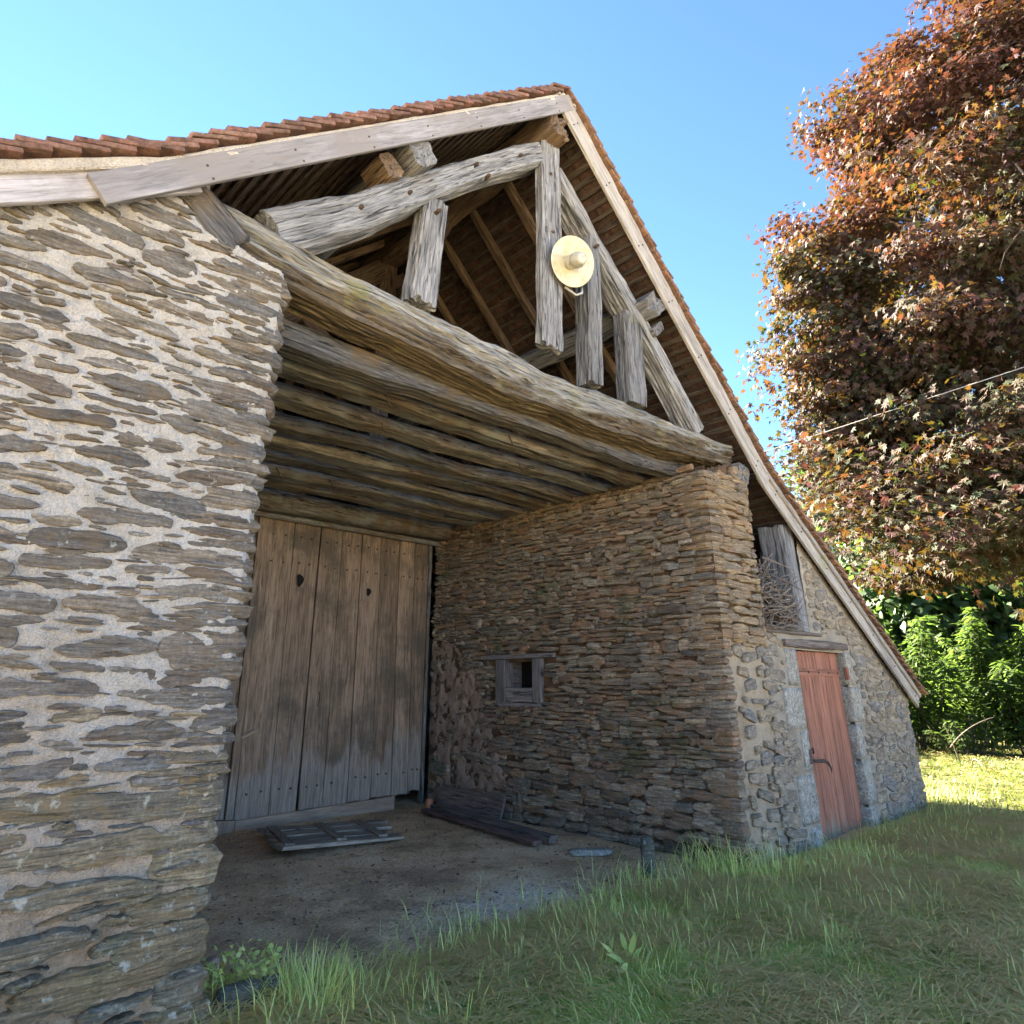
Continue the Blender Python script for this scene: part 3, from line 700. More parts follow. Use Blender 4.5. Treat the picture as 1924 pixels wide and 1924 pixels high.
box('lean_to_core', (DX0-.02, .12, 2.03), (6.66, .5, 2.17), M_mort_grey, barn)
quoins = [(5.9, 6.16, 1.62, 2.0), (5.74, 6.16, 1.20, 1.60), (5.99, 6.17, .80, 1.18), (5.78, 6.16, .33, .77), (5.92, 6.165, .02, .31),
          (7.43, 7.62, 1.63, 2.02), (7.43, 7.75, 1.22, 1.61), (7.43, 7.58, .83, 1.20), (7.43, 7.68, .36, .81), (7.43, 7.6, .02, .34)]
for x0, x1, z0, z1 in quoins:
    V, F = BLK[random.randrange(8)]
    Vb = np.sign(V)*np.minimum(np.abs(V)*1.32, .5-.02*np.random.default_rng(int(x0*100)).random(V.shape))
    Vb = Vb*np.array([x1-x0, .30, z1-z0])+np.array([(x0+x1)/2, .135, (z0+z1)/2])
    link('granite_block', mesh_np('granite_block', Vb, F, True), M_granite, lean_wall)
qm = lambda u, z: np.any([(u > a-.03) & (u < b+.03) & (z > c_-.02) & (z < d_+.02) for a, b, c_, d_ in quoins], axis=0)
dart(lean_wall, 'round', lambda u, z: M_rubble, Oz, Ux, NF, 5.5, 9.32, .02, 3.35, lambda u, z: lean_in(u, z) & lean_in(u+.06, z+.05) & lean_in(u-.04, z) & ~qm(u, z) & ~((u > 5.9) & (u < 7.5) & (z > 1.98) & (z < 2.2)) & (u < 9.3),
     lambda u, z: (random.uniform(.12, .40), random.uniform(.07, .17)) if random.random() < .5 else (random.uniform(.05, .18), random.uniform(.03, .08)), 14000, -.002,
     lambda u, z, a, b: random.uniform(.014, .03), .14, lambda u, z: -.004)
zc = .0
while zc < 1.36:                            # far corner stones
    h_ = random.uniform(.08, .17); w_ = random.uniform(.2, .4)
    add_stone(lean_wall, 'block', M_rubble, np.array([0, .14, 0]), Ux, NF, 9.33-w_/2+random.uniform(-.02, .02), zc+h_/2, w_, h_*1.05, .32, random.gauss(0, .03), 0)
    zc += h_
# far side and back walls (close the building)
box('side_wall', (9.05, .32, -.1), (9.3, YB-.25, 1.42), M_mort_grey, barn)
prism('back_wall', [(-2.5, -.1), (9.3, -.1), (9.3, 1.62), (5.8, 3.95), (2.56, 7.26), (-.8, 4.32), (-2.5, 3.2)], 'y', YB-.25, YB-.02, M_mort, barn)
box('loft_wall', (5.0, .55, 3.75), (5.2, D, 4.0), M_mort_dark, barn)
flush_list_done = False

# ---- gable timbers
def interp_path(pts, y): return [(p[0], y, p[1]) for p in pts]
tt = np.array([(-.56, 4.36), (-.26, 4.31), (.03, 4.28), (.34, 4.24), (.59, 4.22), (.86, 4.22), (1.2, 4.21), (1.59, 4.18), (2.03, 4.14), (2.41, 4.12), (2.83, 4.14), (3.45, 4.15), (4.06, 4.15), (4.76, 4.17), (5.40, 4.20)])
tb = np.array([(-.56, 4.06), (-.25, 4.01), (0, 3.97), (.54, 3.93), (1.07, 3.88), (1.94, 3.81), (2.81, 3.82), (4.36, 3.87), (5.4, 3.95)])
xs = np.linspace(-.56, 5.40, 30)
zt_ = np.interp(xs, tt[:, 0], tt[:, 1]); zb_ = np.interp(xs, tb[:, 0], tb[:, 1])
pth = [(x, .20, (a+b)/2) for x, a, b in zip(xs, zt_, zb_)]
def tie_wear(V):
    f = (V[:, 2]-np.interp(V[:, 0], xs, zb_))/(np.interp(V[:, 0], xs, zt_)-np.interp(V[:, 0], xs, zb_))
    return np.clip(.95-f+.25*fbm(V*np.array([1.1, 1, 1]), 77, 3), 0, 1)
def tie_rot(q, nv):
    edge = -.01+.10*fbm(q*np.array([1.6, 0, 0])+[3, 0, 0], 66, 4)
    m = np.clip((edge-q[..., 1])/.015, 0, 1)*np.clip(nv*2, 0, 1)
    edge2 = -.10+.06*fbm(q*np.array([3.6, 0, 0])+[8, 0, 0], 67, 4)
    m2 = np.clip((edge2-q[..., 1])/.012, 0, 1)*np.clip(nv*2, 0, 1)
    return -m*(.028+.018*fbm(q*np.array([4, 14, 0]), 68, 3))-m2*(.03+.02*fbm(q*np.array([5, 20, 0]), 69, 3))
beam('tie_beam', pth, zt_-zb_, .36, (0, 0, 1), M_tie, barn, False, ch=.03, res=.009, seg=.02, groove=.034, gfreq=(2.4, 34), lump=.035, lfreq=2.4, rag=.04, wearf=tie_wear, dispf=tie_rot)
beam('corner_block', [(-.72, .1, 4.33), (-.34, .12, 4.06)], .24, .25, (0, 1, 0), M_blue, barn, True, ch=.04, res=.02, seg=.03, groove=.01, lump=.03, rag=.03)
def ftimber(name, pts_top, pts_bot, y0, y1, mat, **k):
    """timber with front face edges given as polylines in X,Z"""
    a = np.array(pts_top, float); b = np.array(pts_bot, float); n_ = 8
    ta = np.linspace(0, 1, len(a)); tb_ = np.linspace(0, 1, len(b)); s = np.linspace(0, 1, n_)
    A = np.stack([np.interp(s, ta, a[:, i]) for i in (0, 1)], 1); B = np.stack([np.interp(s, tb_, b[:, i]) for i in (0, 1)], 1)
    Cc = (A+B)/2; w_ = np.linalg.norm(A-B, axis=1)
    T = Cc[-1]-Cc[0]; T /= np.linalg.norm(T); w_ = np.abs((A-B)@np.array([-T[1], T[0]]))
    kk = dict(ch=.02, res=.009, seg=.022, groove=.022, gfreq=(2.6, 46), lump=.014, lfreq=1.5, rag=.02); kk.update(k)
    return beam(name, [(c_[0], (y0+y1)/2, c_[1]) for c_ in Cc], w_, abs(y1-y0), (-T[1], 0, T[0]), mat, barn, False, **kk)
ftimber('principal_rafter', [(-.30, 4.36), (.30, 4.82), (.86, 5.34), (1.56, 6.0), (2.36, 6.68)], [(.08, 4.29), (.57, 4.70), (1.02, 5.17), (1.75, 5.87), (2.40, 6.42)], .05, .33, M_oak, ch=.03)
ftimber('principal_rafter', [(2.62, 6.60), (3.0, 6.24), (3.48, 5.76), (3.98, 5.27), (4.50, 4.74), (4.95, 4.24)], [(2.62, 6.38), (3.06, 5.88), (3.79, 5.18), (4.38, 4.60), (4.70, 4.22)], .06, .32, M_oak)
ftimber('king_post', [(2.31, 4.40), (2.35, 5.4), (2.37, 6.72)], [(2.585, 4.43), (2.60, 5.4), (2.63, 6.84)], .03, .15, M_oak, rag=.05, ch=.02, groove=.022)
ftimber('strut', [(.97, 4.30), (1.05, 5.22)], [(1.20, 4.31), (1.29, 5.37)], .07, .28, M_oak, rag=.05, groove=.024)
ftimber('strut', [(2.98, 4.24), (3.05, 5.95)], [(3.17, 4.27), (3.25, 5.90)], .07, .27, M_oak, groove=.02)
ftimber('strut', [(3.60, 4.25), (3.62, 5.34)], [(3.84, 4.22), (3.88, 5.2)], .07, .27, M_oak, groove=.02)
for (x, z_) in [(.46, 4.80), (.86, 5.16), (1.52, 5.84), (1.66, 5.80), (2.06, 6.28), (2.46, 6.30), (2.47, 5.62), (1.14, 5.14), (3.14, 5.80)]:
    tube('peg', [(x, .09, z_), (x, .028, z_), (x+.004, .012, z_-.003)], [.017, .017, .012], M_dark, barn, 7)
# purlins, ridge beam and cleats
def ybeam(name, x, z, w_, h_, y0, y1, mat, ang=0., **k):
    kk = dict(ch=.025, seg=.5, rag=.03); kk.update(k)
    return beam(name, [(x, y0, z), (x, y1, z)], w_, h_, (math.cos(ang), 0, math.sin(ang)), mat, barn, False, **kk)
ybeam('ridge_beam', 2.46, 6.83, .28, .30, -.10, YB-.3, M_brown, .05, res=.03, seg=.15, lump=.05, lfreq=5, rag=.07)
ybeam('purlin', .86, 5.48, .22, .24, -.10, YB-.3, M_oak, .72, res=.03, seg=.2, lump=.02, rag=.03)
ybeam('purlin', 3.93, 5.40, .24, .27, -.08, YB-.3, M_oak, -.78, res=.03, seg=.2, lump=.03, rag=.05)
ybeam('purlin', -.62, 4.12, .18, .2, .45, YB-.3, M_brown, .72)
ybeam('wall_plate', 5.46, 3.86, .22, .2, -.03, YB-.3, M_oak, -.3, res=.03, seg=.2, lump=.02, rag=.04)
ybeam('cleat', .66, 5.28, .16, .2, .0, .26, M_brown, .72)
ybeam('cleat', 4.07, 5.19, .1, .22, .0, .3, M_oak, -.78)
# common rafters on both slopes and the second truss
def slope_beam(name, prof, i0, i1, off, y, w_, h_, mat, f0=0., f1=1.):
    a = np.array(prof[i0]); b = np.array(prof[i1]); d_ = b-a; nrm = np.array([d_[1], -d_[0]])/np.linalg.norm(d_)
    if nrm[1] > 0: nrm = -nrm
    p0 = a+d_*f0+nrm*off; p1 = a+d_*f1+nrm*off
    return beam(name, [(p0[0], y, p0[1]), (p1[0], y, p1[1])], w_, h_, (0, 1, 0), mat, barn, False, ch=.015, seg=.4, lump=.012, rag=.0)
for k in range(12):
    y = .95+.62*k
    slope_beam('rafter', RL, 0, 1, .085, y, .10, .09, M_brown); slope_beam('rafter', RL, 1, 2, .085, y, .10, .09, M_brown)
    slope_beam('rafter', RR, 0, 1, .085, y, .10, .09, M_brown); slope_beam('rafter', RR, 1, 2, .085, y, .10, .09, M_brown)
for y in (3.0, 6.0):
    beam('principal_rafter', [(-.2, y, 4.2), (2.4, y, 6.6)], .26, .28, (0, 1, 0), M_dark, barn, False, lump=.015)
    beam('principal_rafter', [(5.1, y, 4.1), (2.6, y, 6.6)], .24, .24, (0, 1, 0), M_dark, barn, False, lump=.015)
    beam('king_post', [(2.48, y, 4.1), (2.48, y, 6.8)], .24, .24, (0, 1, 0), M_dark, barn, False)
    beam('brace', [(2.55, y, 4.9), (3.5, y, 5.75)], .16, .16, (0, 1, 0), M_dark, barn, False)
    beam('brace', [(2.4, y, 4.9), (1.4, y, 5.6)], .16, .16, (0, 1, 0), M_dark, barn, False)
    beam('brace', [(2.47, y, 5.6), (2.47, y-1.3, 6.72)], .16, .16, (1, 0, 0), M_dark, barn, False)
# joists over the porch
jy = [.45, .84, 1.36, 1.88, 2.34, 2.80, 3.26, 3.70]
for k, y in enumerate(jy):
    dz = random.uniform(-.02, .02)
    wd, hd = (.2, .18) if k == 0 else (random.uniform(.20, .30), random.uniform(.095, .135))
    zb_j = 3.745+hd/2
    pts = [(-.25, y+random.uniform(-.04, .04), zb_j+dz)]+[(xx, y+random.uniform(-.04, .04), zb_j+random.uniform(-.03, .03)) for xx in (.9, 1.9, 2.9, 3.8)]+[(W+.28, y+random.uniform(-.05, .05), zb_j+dz)]
    beam('joist', pts, wd, hd, (0, 1, 0), M_blue if k == 0 else M_joist, barn, False, ch=.02, res=.016, seg=.05, groove=.014, gfreq=(2., 34), lump=.025, lfreq=2.2)
    if k in (1, 2, 4, 6):                    # hooks and bent nails left in the joists
        for xx in (random.uniform(.7, 1.6), random.uniform(2., 3.4)):
            tube('iron_hook', [(xx, y-.10, 3.80), (xx+.01, y-.14, 3.76), (xx+.03, y-.15, 3.70), (xx+.06, y-.13, 3.69)], .006, M_iron, barn, 5)
# big barn door
door = link('barn_door', mesh_np('barn_door', [(.3, 4.62, .3), (4.4, 4.62, .3), (4.4, 4.62, 3.6), (.3, 4.62, 3.6)], np.array([[0, 1, 2, 3]]), False, gc=np.zeros((4, 3))), M_dark, barn)
top = [1.945, 2.34, 2.71, 3.03, 3.335, 3.635, 3.95, 4.215, 4.47]
bot = [2.01, 2.40, 2.735, 3.06, 3.39, 3.72, 4.02, 4.27, 4.47]
def door_wear(V): return np.clip((1.5-V[:, 2])/1.5+.45*fbm(V*np.array([2.5, 1, 1.2]), 88, 3)+.12, 0, 1)
zb = [.23, .225, .30, .29, .32, .33, .33, .36, .33]
for i in range(8):
    gl = .022 if i == 2 else .004
    xl = lambda f: bot[i]+(top[i]-bot[i])*f
    pts = []; wd = []
    for f in np.linspace(0, 1, 6):
        l = bot[i]+(top[i]-bot[i])*f+(.004 if i != 2 else .009+.03*max(0, .25-f)*2); r = bot[i+1]+(top[i+1]-bot[i+1])*f-.004-(.03*max(0, .2-f) if i == 1 else 0)
        pts.append(((l+r)/2, 4.50+random.uniform(-.004, .004)+(.006 if i % 2 else 0), zb[i]+.07*(i > 4)*0+(3.64-zb[i])*f)); wd.append(r-l)
    beam('board', pts, wd, .035, (1, 0, 0), M_door, door, False, ch=.005, seg=.12, res=.035, lump=.004, rag=.03, wearf=door_wear)
for i, (a, b) in enumerate([(.20, .62), (.63, 1.05), (1.06, 1.48), (1.49, 1.91)]):
    beam('board', [((a+b)/2+.0, 4.52, .2), ((a+b)/2-.02, 4.52, 3.64)], b-a, .035, (1, 0, 0), M_door, door, False, ch=.005, seg=.12, res=.035, lump=.004, rag=.02, wearf=door_wear)
beam('jamb_strip', [(1.955, 4.47, .12), (1.90, 4.47, 3.6)], .085, .03, (1, 0, 0), M_door, door, False, ch=.005, seg=.2, wearf=door_wear)
beam('jamb_strip', [(4.51, 4.52, .2), (4.51, 4.52, 3.62)], .05, .06, (1, 0, 0), M_joist, door, False, ch=.005, seg=.2)
beam('threshold', [(2.02, 4.47, .165), (4.05, 4.47, .215)], .21, .04, (0, 0, 1), M_sill, door, False, ch=.006, seg=.2, rag=.03)
beam('door_post', [(1.7, 4.45, .0), (1.72, 4.45, .30)], .55, .14, (1, 0, 0), M_sill, door, False)
nl = []
for i in range(8):
    for f in (.3, .72):
        x = bot[i]+(bot[i+1]-bot[i])*f
        for zz, j in ((.50+.03*random.random()+.012*i, 0), (3.05+.03*random.random(), 1), (3.38+.02*random.random(), 1), (1.7, 2)):
            if j == 2 or random.random() < .15: continue
            xx = x+((top[i]-bot[i])*(zz/3.6))
            V, F, at = tube_arr([(xx, 4.486, zz), (xx, 4.466, zz)], .011, 6); nl.append((V, F, at))
V, F, A = join_arr(nl); link('nail_heads', mesh_np('nail_heads', V, F, False, **A), M_iron, door)
def disc(name, x, z, rx, rz, y, mat, parent):
    a = np.arange(14)/14*2*np.pi; k = 1+.18*np.sin(a*3+1)
    V = np.vstack([np.stack([x+rx*k*np.cos(a), np.full(14, y), z+rz*k*np.sin(a)], 1), np.stack([x+rx*k*.8*np.cos(a), np.full(14, y+.012), z+rz*k*.8*np.sin(a)], 1), [[x, y+.012, z]]])
    j = np.arange(14); F = [np.stack([j, (j+1) % 14, 14+(j+1) % 14, 14+j], 1), np.stack([14+j, 14+(j+1) % 14, np.full(14, 28)], 1)]
    return link(name, mesh_np(name, V, F, False), mat, parent)
disc('knot_hole', 2.48, 2.86, .045, .075, 4.472, M_black, door); disc('knot_hole', 3.47, 2.80, .035, .05, 4.452, M_black, door); disc('knot_hole', 2.88, 1.48, .014, .085, 4.474, M_black, door)  # flat black discs, the dark of an open hole put into their colour
beam('patch', [(3.44, 4.474, 2.68), (3.44, 4.474, 2.92)], .13, .014, (1, 0, 0), M_sill, door, False)
beam('latch', [(1.97, 4.45, 1.08), (2.13, 4.45, 1.15)], .035, .03, (0, 0, 1), M_sill, door, False)
beam('lintel', [(.0, 4.34, 3.76), (4.72, 4.34, 3.76)], .24, .27, (0, 1, 0), M_joist, barn, True, ch=.04, res=.04, seg=.1, groove=.005, lump=.03)
beam('head_board', [(.2, 4.42, 3.60), (4.6, 4.42, 3.59)], .05, .07, (0, 1, 0), M_joist, barn, False, seg=.3)
box('wall_above_door', (0., 4.6, 3.6), (W, 4.7, 3.76), M_mort_dark, barn)
# small window in the porch wall
win = link('window', mesh_np('window', [(W+.34, WY0, WZ0), (W+.34, WY1, WZ0), (W+.34, WY1, WZ1), (W+.34, WY0, WZ1)], np.array([[0, 3, 2, 1]]), False, gc=np.zeros((4, 3))), M_black, barn)
def xboard(name, y0, y1, z0, z1, x0, x1, mat, parent, horiz=False):
    if horiz: return beam(name, [((x0+x1)/2, y0, (z0+z1)/2), ((x0+x1)/2, y1, (z0+z1)/2)], z1-z0, x1-x0, (0, 0, 1), mat, parent, False, ch=.006, seg=.1, lump=.006)
    return beam(name, [((x0+x1)/2, (y0+y1)/2, z0), ((x0+x1)/2, (y0+y1)/2, z1)], y1-y0, x1-x0, (0, 1, 0), mat, parent, False, ch=.006, seg=.1, lump=.006)
M_frame = wood_mat('grey_frame', [(.05, .045, .045), (.15, .135, .13), (.25, .23, .22)], bumpd=.004)
xboard('frame_jamb', 3.03, 3.20, WZ0, WZ1, W-.04, W+.12, M_frame, win); xboard('frame_jamb', 2.40, 2.54, WZ0, WZ1, W-.05, W+.12, M_frame, win)
xboard('frame_rail', 2.55, 3.02, WZ0, WZ0+.16, W-.035, W+.10, M_frame, win, True)
xboard('frame_head', 2.2, 3.36, WZ1+.005, WZ1+.06, W-.06, W+.2, M_frame, win, True)
xboard('sill', 2.42, 3.14, WZ0-.05, WZ0-.012, W-.06, W+.1, M_frame, win, True)
box('reveal', (W+.12, WY1-.10, WZ0+.05), (W+.33, WY1-.06, WZ1), M_frame, win); box('reveal', (W+.12, WY0+.06, WZ0+.05), (W+.33, WY0+.1, WZ1), M_frame, win)
box('reveal', (W+.12, WY0+.1, WZ0+.1), (W+.33, WY1-.1, WZ0+.13), M_frame, win)
# red door
rdoor = link('red_door', mesh_np('red_door', [(DX0+.03, .13, DZ0), (DX1-.03, .13, DZ0), (DX1-.03, .13, DZ1-.02), (DX0+.03, .13, DZ1-.02)], np.array([[0, 1, 2, 3]]), False, gc=np.zeros((4, 3))), M_dark, barn)
xe = np.linspace(DX0+.02, DX1-.02, 7)+np.array([0, .02, -.03, .02, 0, -.02, 0])
for i in range(6):
    beam('board', [((xe[i]+xe[i+1])/2, .09+random.uniform(-.003, .003), DZ0+random.uniform(0, .03)), ((xe[i]+xe[i+1])/2, .09, DZ1-.01)], xe[i+1]-xe[i]-.003, .03, (1, 0, 0), M_red, rdoor, False, ch=.005, seg=.1, lump=.002, rag=.012, wearf=lambda V: np.clip(.30+(.45-V[:, 2])*.8, 0, .6))
beam('hinge_strap', [(DX0+.05, .066, 1.765), (DX1-.02, .066, 1.765)], .075, .012, (0, 0, 1), M_red, rdoor, False, ch=.003)
beam('hinge_pin', [(DX1+.02, .0, 1.69), (DX1+.02, .0, 1.83)], .05, .05, (1, 0, 0), M_red, rdoor, False, ch=.012)
nn = [tube_arr([(x, .062, 1.765), (x, .052, 1.765)], .012, 6) for x in np.linspace(DX0+.12, DX1-.1, 5)]
V, F, A = join_arr(nn); link('rivet_heads', mesh_np('rivet_heads', V, F, False, **A), M_iron, rdoor)
tube('handle', [(DX0+.03, .05, .90), (DX0+.1, .0, .88), (DX0+.22, -.03, .88), (DX0+.32, -.03, .86), (DX0+.37, -.03, .80), (DX0+.37, -.03, .74)], [.012, .014, .02, .014, .01, .008], M_iron, rdoor, 7)
beam('latch_plate', [(DX0-.03, .0, .86), (DX0-.03, .0, 1.0)], .07, .03, (1, 0, 0), M_iron, rdoor, False)
tube('handle', [(DX0+.08, .06, .98), (DX0+.12, .02, 1.0), (DX0+.16, .04, .95)], .01, M_iron, rdoor, 6)
beam('door_lintel', [(5.88, .08, 2.055), (7.5, .08, 2.065)], .08, .26, (0, 0, 1), M_plank, barn, False, ch=.01, seg=.1, lump=.02, rag=.03, res=.03)
# lean-to post and sill of the opening
beam('post', [(6.50, .16, 2.16), (6.43, .16, 3.42)], [.24, .27], .32, (1, 0, 0), M_oak, barn, True, ch=.02, res=.016, seg=.03, groove=.008, lump=.018, rag=.03)
beam('opening_sill', [(5.45, .06, 2.165), (6.85, .05, 2.175)], .05, .18, (0, 0, 1), M_plank, barn, True, ch=.01, seg=.06, res=.03, lump=.02, rag=.05)
# ---- roof: bargeboards, verge mortar, battens, tiles
roof = link('roof', mesh_np('roof', [(2.4, .3, 7.20), (2.72, .3, 7.20), (2.72, YB, 7.20), (2.4, YB, 7.20)], np.array([[0, 1, 2, 3]]), False, gc=np.zeros((4, 3))), M_dark, barn)
def slope(prof, i):
    a = np.array(prof[i]); b = np.array(prof[i+1]); d_ = b-a; L = np.linalg.norm(d_); d_ /= L
    n_ = np.array([-d_[1], d_[0]]); n_ = n_ if n_[1] > 0 else -n_
    return a, b, d_, n_, L
def barge(prof, i, s0, s1, drop0, width, mat, y, over=0., **k):
    a, b, d_, n_, L = slope(prof, i)
    p0 = a+d_*s0-n_*(drop0+width/2); p1 = a+d_*(L+s1)-n_*(drop0+width/2)
    return beam('bargeboard', [(p0[0], y, p0[1]), (p1[0], y, p1[1])], width, .035, (n_[0], 0, n_[1]), mat, roof, False, ch=.004, seg=.3, **k)
barge(RL, 0, -.10, .46, -.02, .17, M_barge, YV); barge(RL, 1, -.12, .02, .0, .16, M_barge, YV+.037)
barge(RR, 0, -.13, .10, .0, .19, M_barge_r, YV+.006); barge(RR, 1, -.05, .03, .0, .16, M_barge_r, YV+.037)
bn = []
for f in np.linspace(.06, .96, 7):
    for prof, i, dr in ((RL, 0, .05), (RL, 0, .13), (RR, 0, .06), (RR, 0, .14), (RR, 1, .05), (RR, 1, .12)):
        a, b, d_, n_, L = slope(prof, i); q = a+d_*(L*f+random.uniform(-.02, .02))-n_*dr
        bn.append(tube_arr([(q[0], YV-.01, q[1]), (q[0], YV-.021, q[1])], .008, 6))
V, F, A = join_arr(bn); link('nail_heads', mesh_np('nail_heads', V, F, False, **A), M_iron, roof)
tcount = 0
TL = .27
course = []
tilemesh = None
def tile_arr(wd=.17, th=.022, ln=TL):
    V, F, at = beam_arr([(0, 0, 0), (ln, 0, 0)], wd, th, (0, 1, 0), ch=.004, seg=.3); return V, F, at
_tv = []
for q in range(6):
    V, F, at = tile_arr(.17+.01*random.random(), 0.024+.006*random.random(), TL+.02*random.random())
    V = V+.004*fbm(V*18+q*7, q, 2)[:, None]; me = mesh_np('tile', V, F, False, **at); _tv.append(me)
def tile_frame(p, d_, n_, tilt, y, yaw=0.):
    X = d_*math.cos(tilt)+n_*math.sin(tilt); N_ = -d_*math.sin(tilt)+n_*math.cos(tilt)
    Mx = np.eye(4); Mx[:3, 0] = [X[0], math.sin(yaw), X[1]]; Mx[:3, 1] = [0, 1, 0]; Mx[:3, 2] = [N_[0], 0, N_[1]]; Mx[:3, 3] = [p[0], y, p[1]]
    if np.linalg.det(Mx[:3, :3]) < 0: Mx[:3, 1] = [0, -1, 0]
    return Mx
tiles_me = {}
for m_ in (M_tile, M_tile_b):
    tiles_me[m_.name] = []
    for me in _tv:
        c_ = me.copy(); c_.materials.append(m_); tiles_me[m_.name].append(c_)
G = .132
rows = []
for prof, mat in ((RL, M_tile), (RR, M_tile_b)):
    for i in (0, 1):
        a, b, d_, n_, L = slope(prof, i)
        nt = int((L+(.07 if i else 0))/G)
        for k in range(nt+1):
            s = k*G+.02
            p = a+d_*(s-.10)+n_*.055
            rows.append((prof is RL, i, p, d_, n_, mat))
            o = link('tile', random.choice(tiles_me[mat.name]), None, None)
            o.parent = roof; o.matrix_parent_inverse = world_of(roof).inverted()
            o.matrix_basis = Matrix(tile_frame(p+n_*random.uniform(-.004, .006)+d_*random.uniform(-.008, .008), d_, n_, .24+random.uniform(-.03, .03), YV-.055+.085+random.uniform(-.008, .008), random.uniform(-.02, .02)).tolist())
            # batten under each course
            q = a+d_*(s)+n_*-.012
            if k % 1 == 0:
                beam('batten', [(q[0], YV+.02, q[1]), (q[0]+random.uniform(-.01, .01), 4.5, q[1]), (q[0], YB-.1, q[1])], .05+random.uniform(-.012, .02), .022, (d_[0], 0, d_[1]), M_batten, roof, False, ch=.003, seg=4)
        # verge mortar
        p0 = a+n_*.012; p1 = a+d_*(L+.02)+n_*.012
        beam('verge_mortar', [(p0[0], YV+.01, p0[1]), (p1[0], YV+.012, p1[1])], .062, .05, (n_[0], 0, n_[1]), M_verge if prof is RL else M_barge_r, roof, False, ch=.008, seg=.05, lump=.01, lfreq=9.)
# the rest of the tiling: one mesh of plain tile courses further back over the roof
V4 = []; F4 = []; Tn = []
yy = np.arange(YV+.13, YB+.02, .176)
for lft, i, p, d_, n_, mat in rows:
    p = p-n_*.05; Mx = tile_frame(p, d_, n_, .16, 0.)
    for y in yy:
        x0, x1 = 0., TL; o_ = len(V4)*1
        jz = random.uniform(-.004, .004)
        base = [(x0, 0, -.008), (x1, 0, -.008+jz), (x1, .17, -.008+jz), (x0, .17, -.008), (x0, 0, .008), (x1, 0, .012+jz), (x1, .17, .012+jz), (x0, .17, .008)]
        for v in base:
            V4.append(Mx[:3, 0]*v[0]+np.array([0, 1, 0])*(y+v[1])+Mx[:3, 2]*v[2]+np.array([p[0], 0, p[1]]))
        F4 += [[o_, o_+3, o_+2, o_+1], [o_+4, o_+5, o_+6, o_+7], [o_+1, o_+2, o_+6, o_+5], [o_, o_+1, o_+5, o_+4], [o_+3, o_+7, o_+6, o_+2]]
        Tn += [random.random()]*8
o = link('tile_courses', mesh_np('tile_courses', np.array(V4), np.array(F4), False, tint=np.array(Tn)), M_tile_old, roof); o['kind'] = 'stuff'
# ridge tiles
for k in range(26):
    y = YV-.03+k*.35
    an = np.linspace(R(-20), R(200), 10); Vr = []
    for yy_ in (y, y+.37):
        for rr in (.125+.006*(yy_ == y), .105):
            for a_ in an: Vr.append((2.56+rr*math.cos(a_), yy_, 7.22+rr*math.sin(a_)*1.0))
    Vr = np.array(Vr); j = np.arange(9)
    Fr = np.vstack([np.stack([j, j+1, 20+j+1, 20+j], 1)[:, ::-1], np.stack([10+j, 30+j, 30+j+1, 10+j+1], 1)[:, ::-1], np.stack([j, 10+j, 10+j+1, j+1], 1)])
    link('ridge_tile', mesh_np('ridge_tile', Vr, Fr, False), M_verge if k == 0 else M_tile_b, roof)
flush_stones()

# ------------------------------------------------------------------ lamp on the king post
lamp = thing('wall_lamp', (2.5, .0, 5.2), 'cream enamel dish lamp with grey socket fixed on the tall king post', 'lamp')
ax = Vector((-.20, -.86, -.30)).normalized(); fr = ax.to_track_quat('Z', 'Y').to_matrix().to_4x4(); fr.translation = (2.575, -.10, 5.27)
lathe('shade', [(.055, -.05), (.11, -.035), (.225, .01), (.236, .016), (.238, .02), (.225, .018), (.11, -.022), (.06, -.03)], 40, fr, M_enamel, lamp)
lathe('socket', [(.0, -.06), (.062, -.06), (.07, .0), (.068, .05), (.06, .06), (.075, .065), (.074, .11), (.062, .13), (.058, .16), (.045, .175), (.02, .178), (.0, .17)], 24, fr, M_socket, lamp)
b_ = fr @ Vector((0, 0, -.05)); tube('bracket', [tuple(b_), (2.60, -.02, 5.20), (2.56, .05, 5.16)], .03, M_socket, lamp, 10)
a_ = fr @ Vector((0.03, -.26, -.02)); tube('cable_loop', [(2.58, .0, 5.05), (2.66, -.06, 4.97), (2.75, -.06, 5.03), (2.76, -.05, 5.1)], .012, M_socket, lamp, 6)

# ------------------------------------------------------------------ overhead cable
cb = [np.array([20.5, 6, 9.4])+(np.array([6.0, -4.2, 3.9])-np.array([20.5, 6, 9.4]))*f for f in (0, 1)]
cb = [(11.0, -5.8, 6.45), (10.49, -3.23, 6.18), (9.57, 1.18, 5.52), (8.10, 8.0, 4.52)]
cb = np.array(cb); sgm = np.linspace(0, 1, 24)
pc = np.stack([np.interp(sgm, [0, .19, .5, 1], cb[:, k]) for k in range(3)], 1)
o = tube('overhead_cable', pc, .007, M_cable, None, 6); tag(o, 'thin pale overhead cable crossing in front of the copper maple', 'cable')
mast = tube('cable_mast', [(8.1, 8.0, 2.3), (8.1, 8.0, 4.6)], .03, M_iron, None, 8); tag(mast, 'iron cable mast on the far end of the barn roof', 'mast')
pole = tube('utility_pole', [(11.0, -5.8, 0), (11.0, -5.8, 6.9)], [.13, .1], M_plank, None, 12); tag(pole, 'wooden utility pole beside the maple carrying the cable', 'pole')

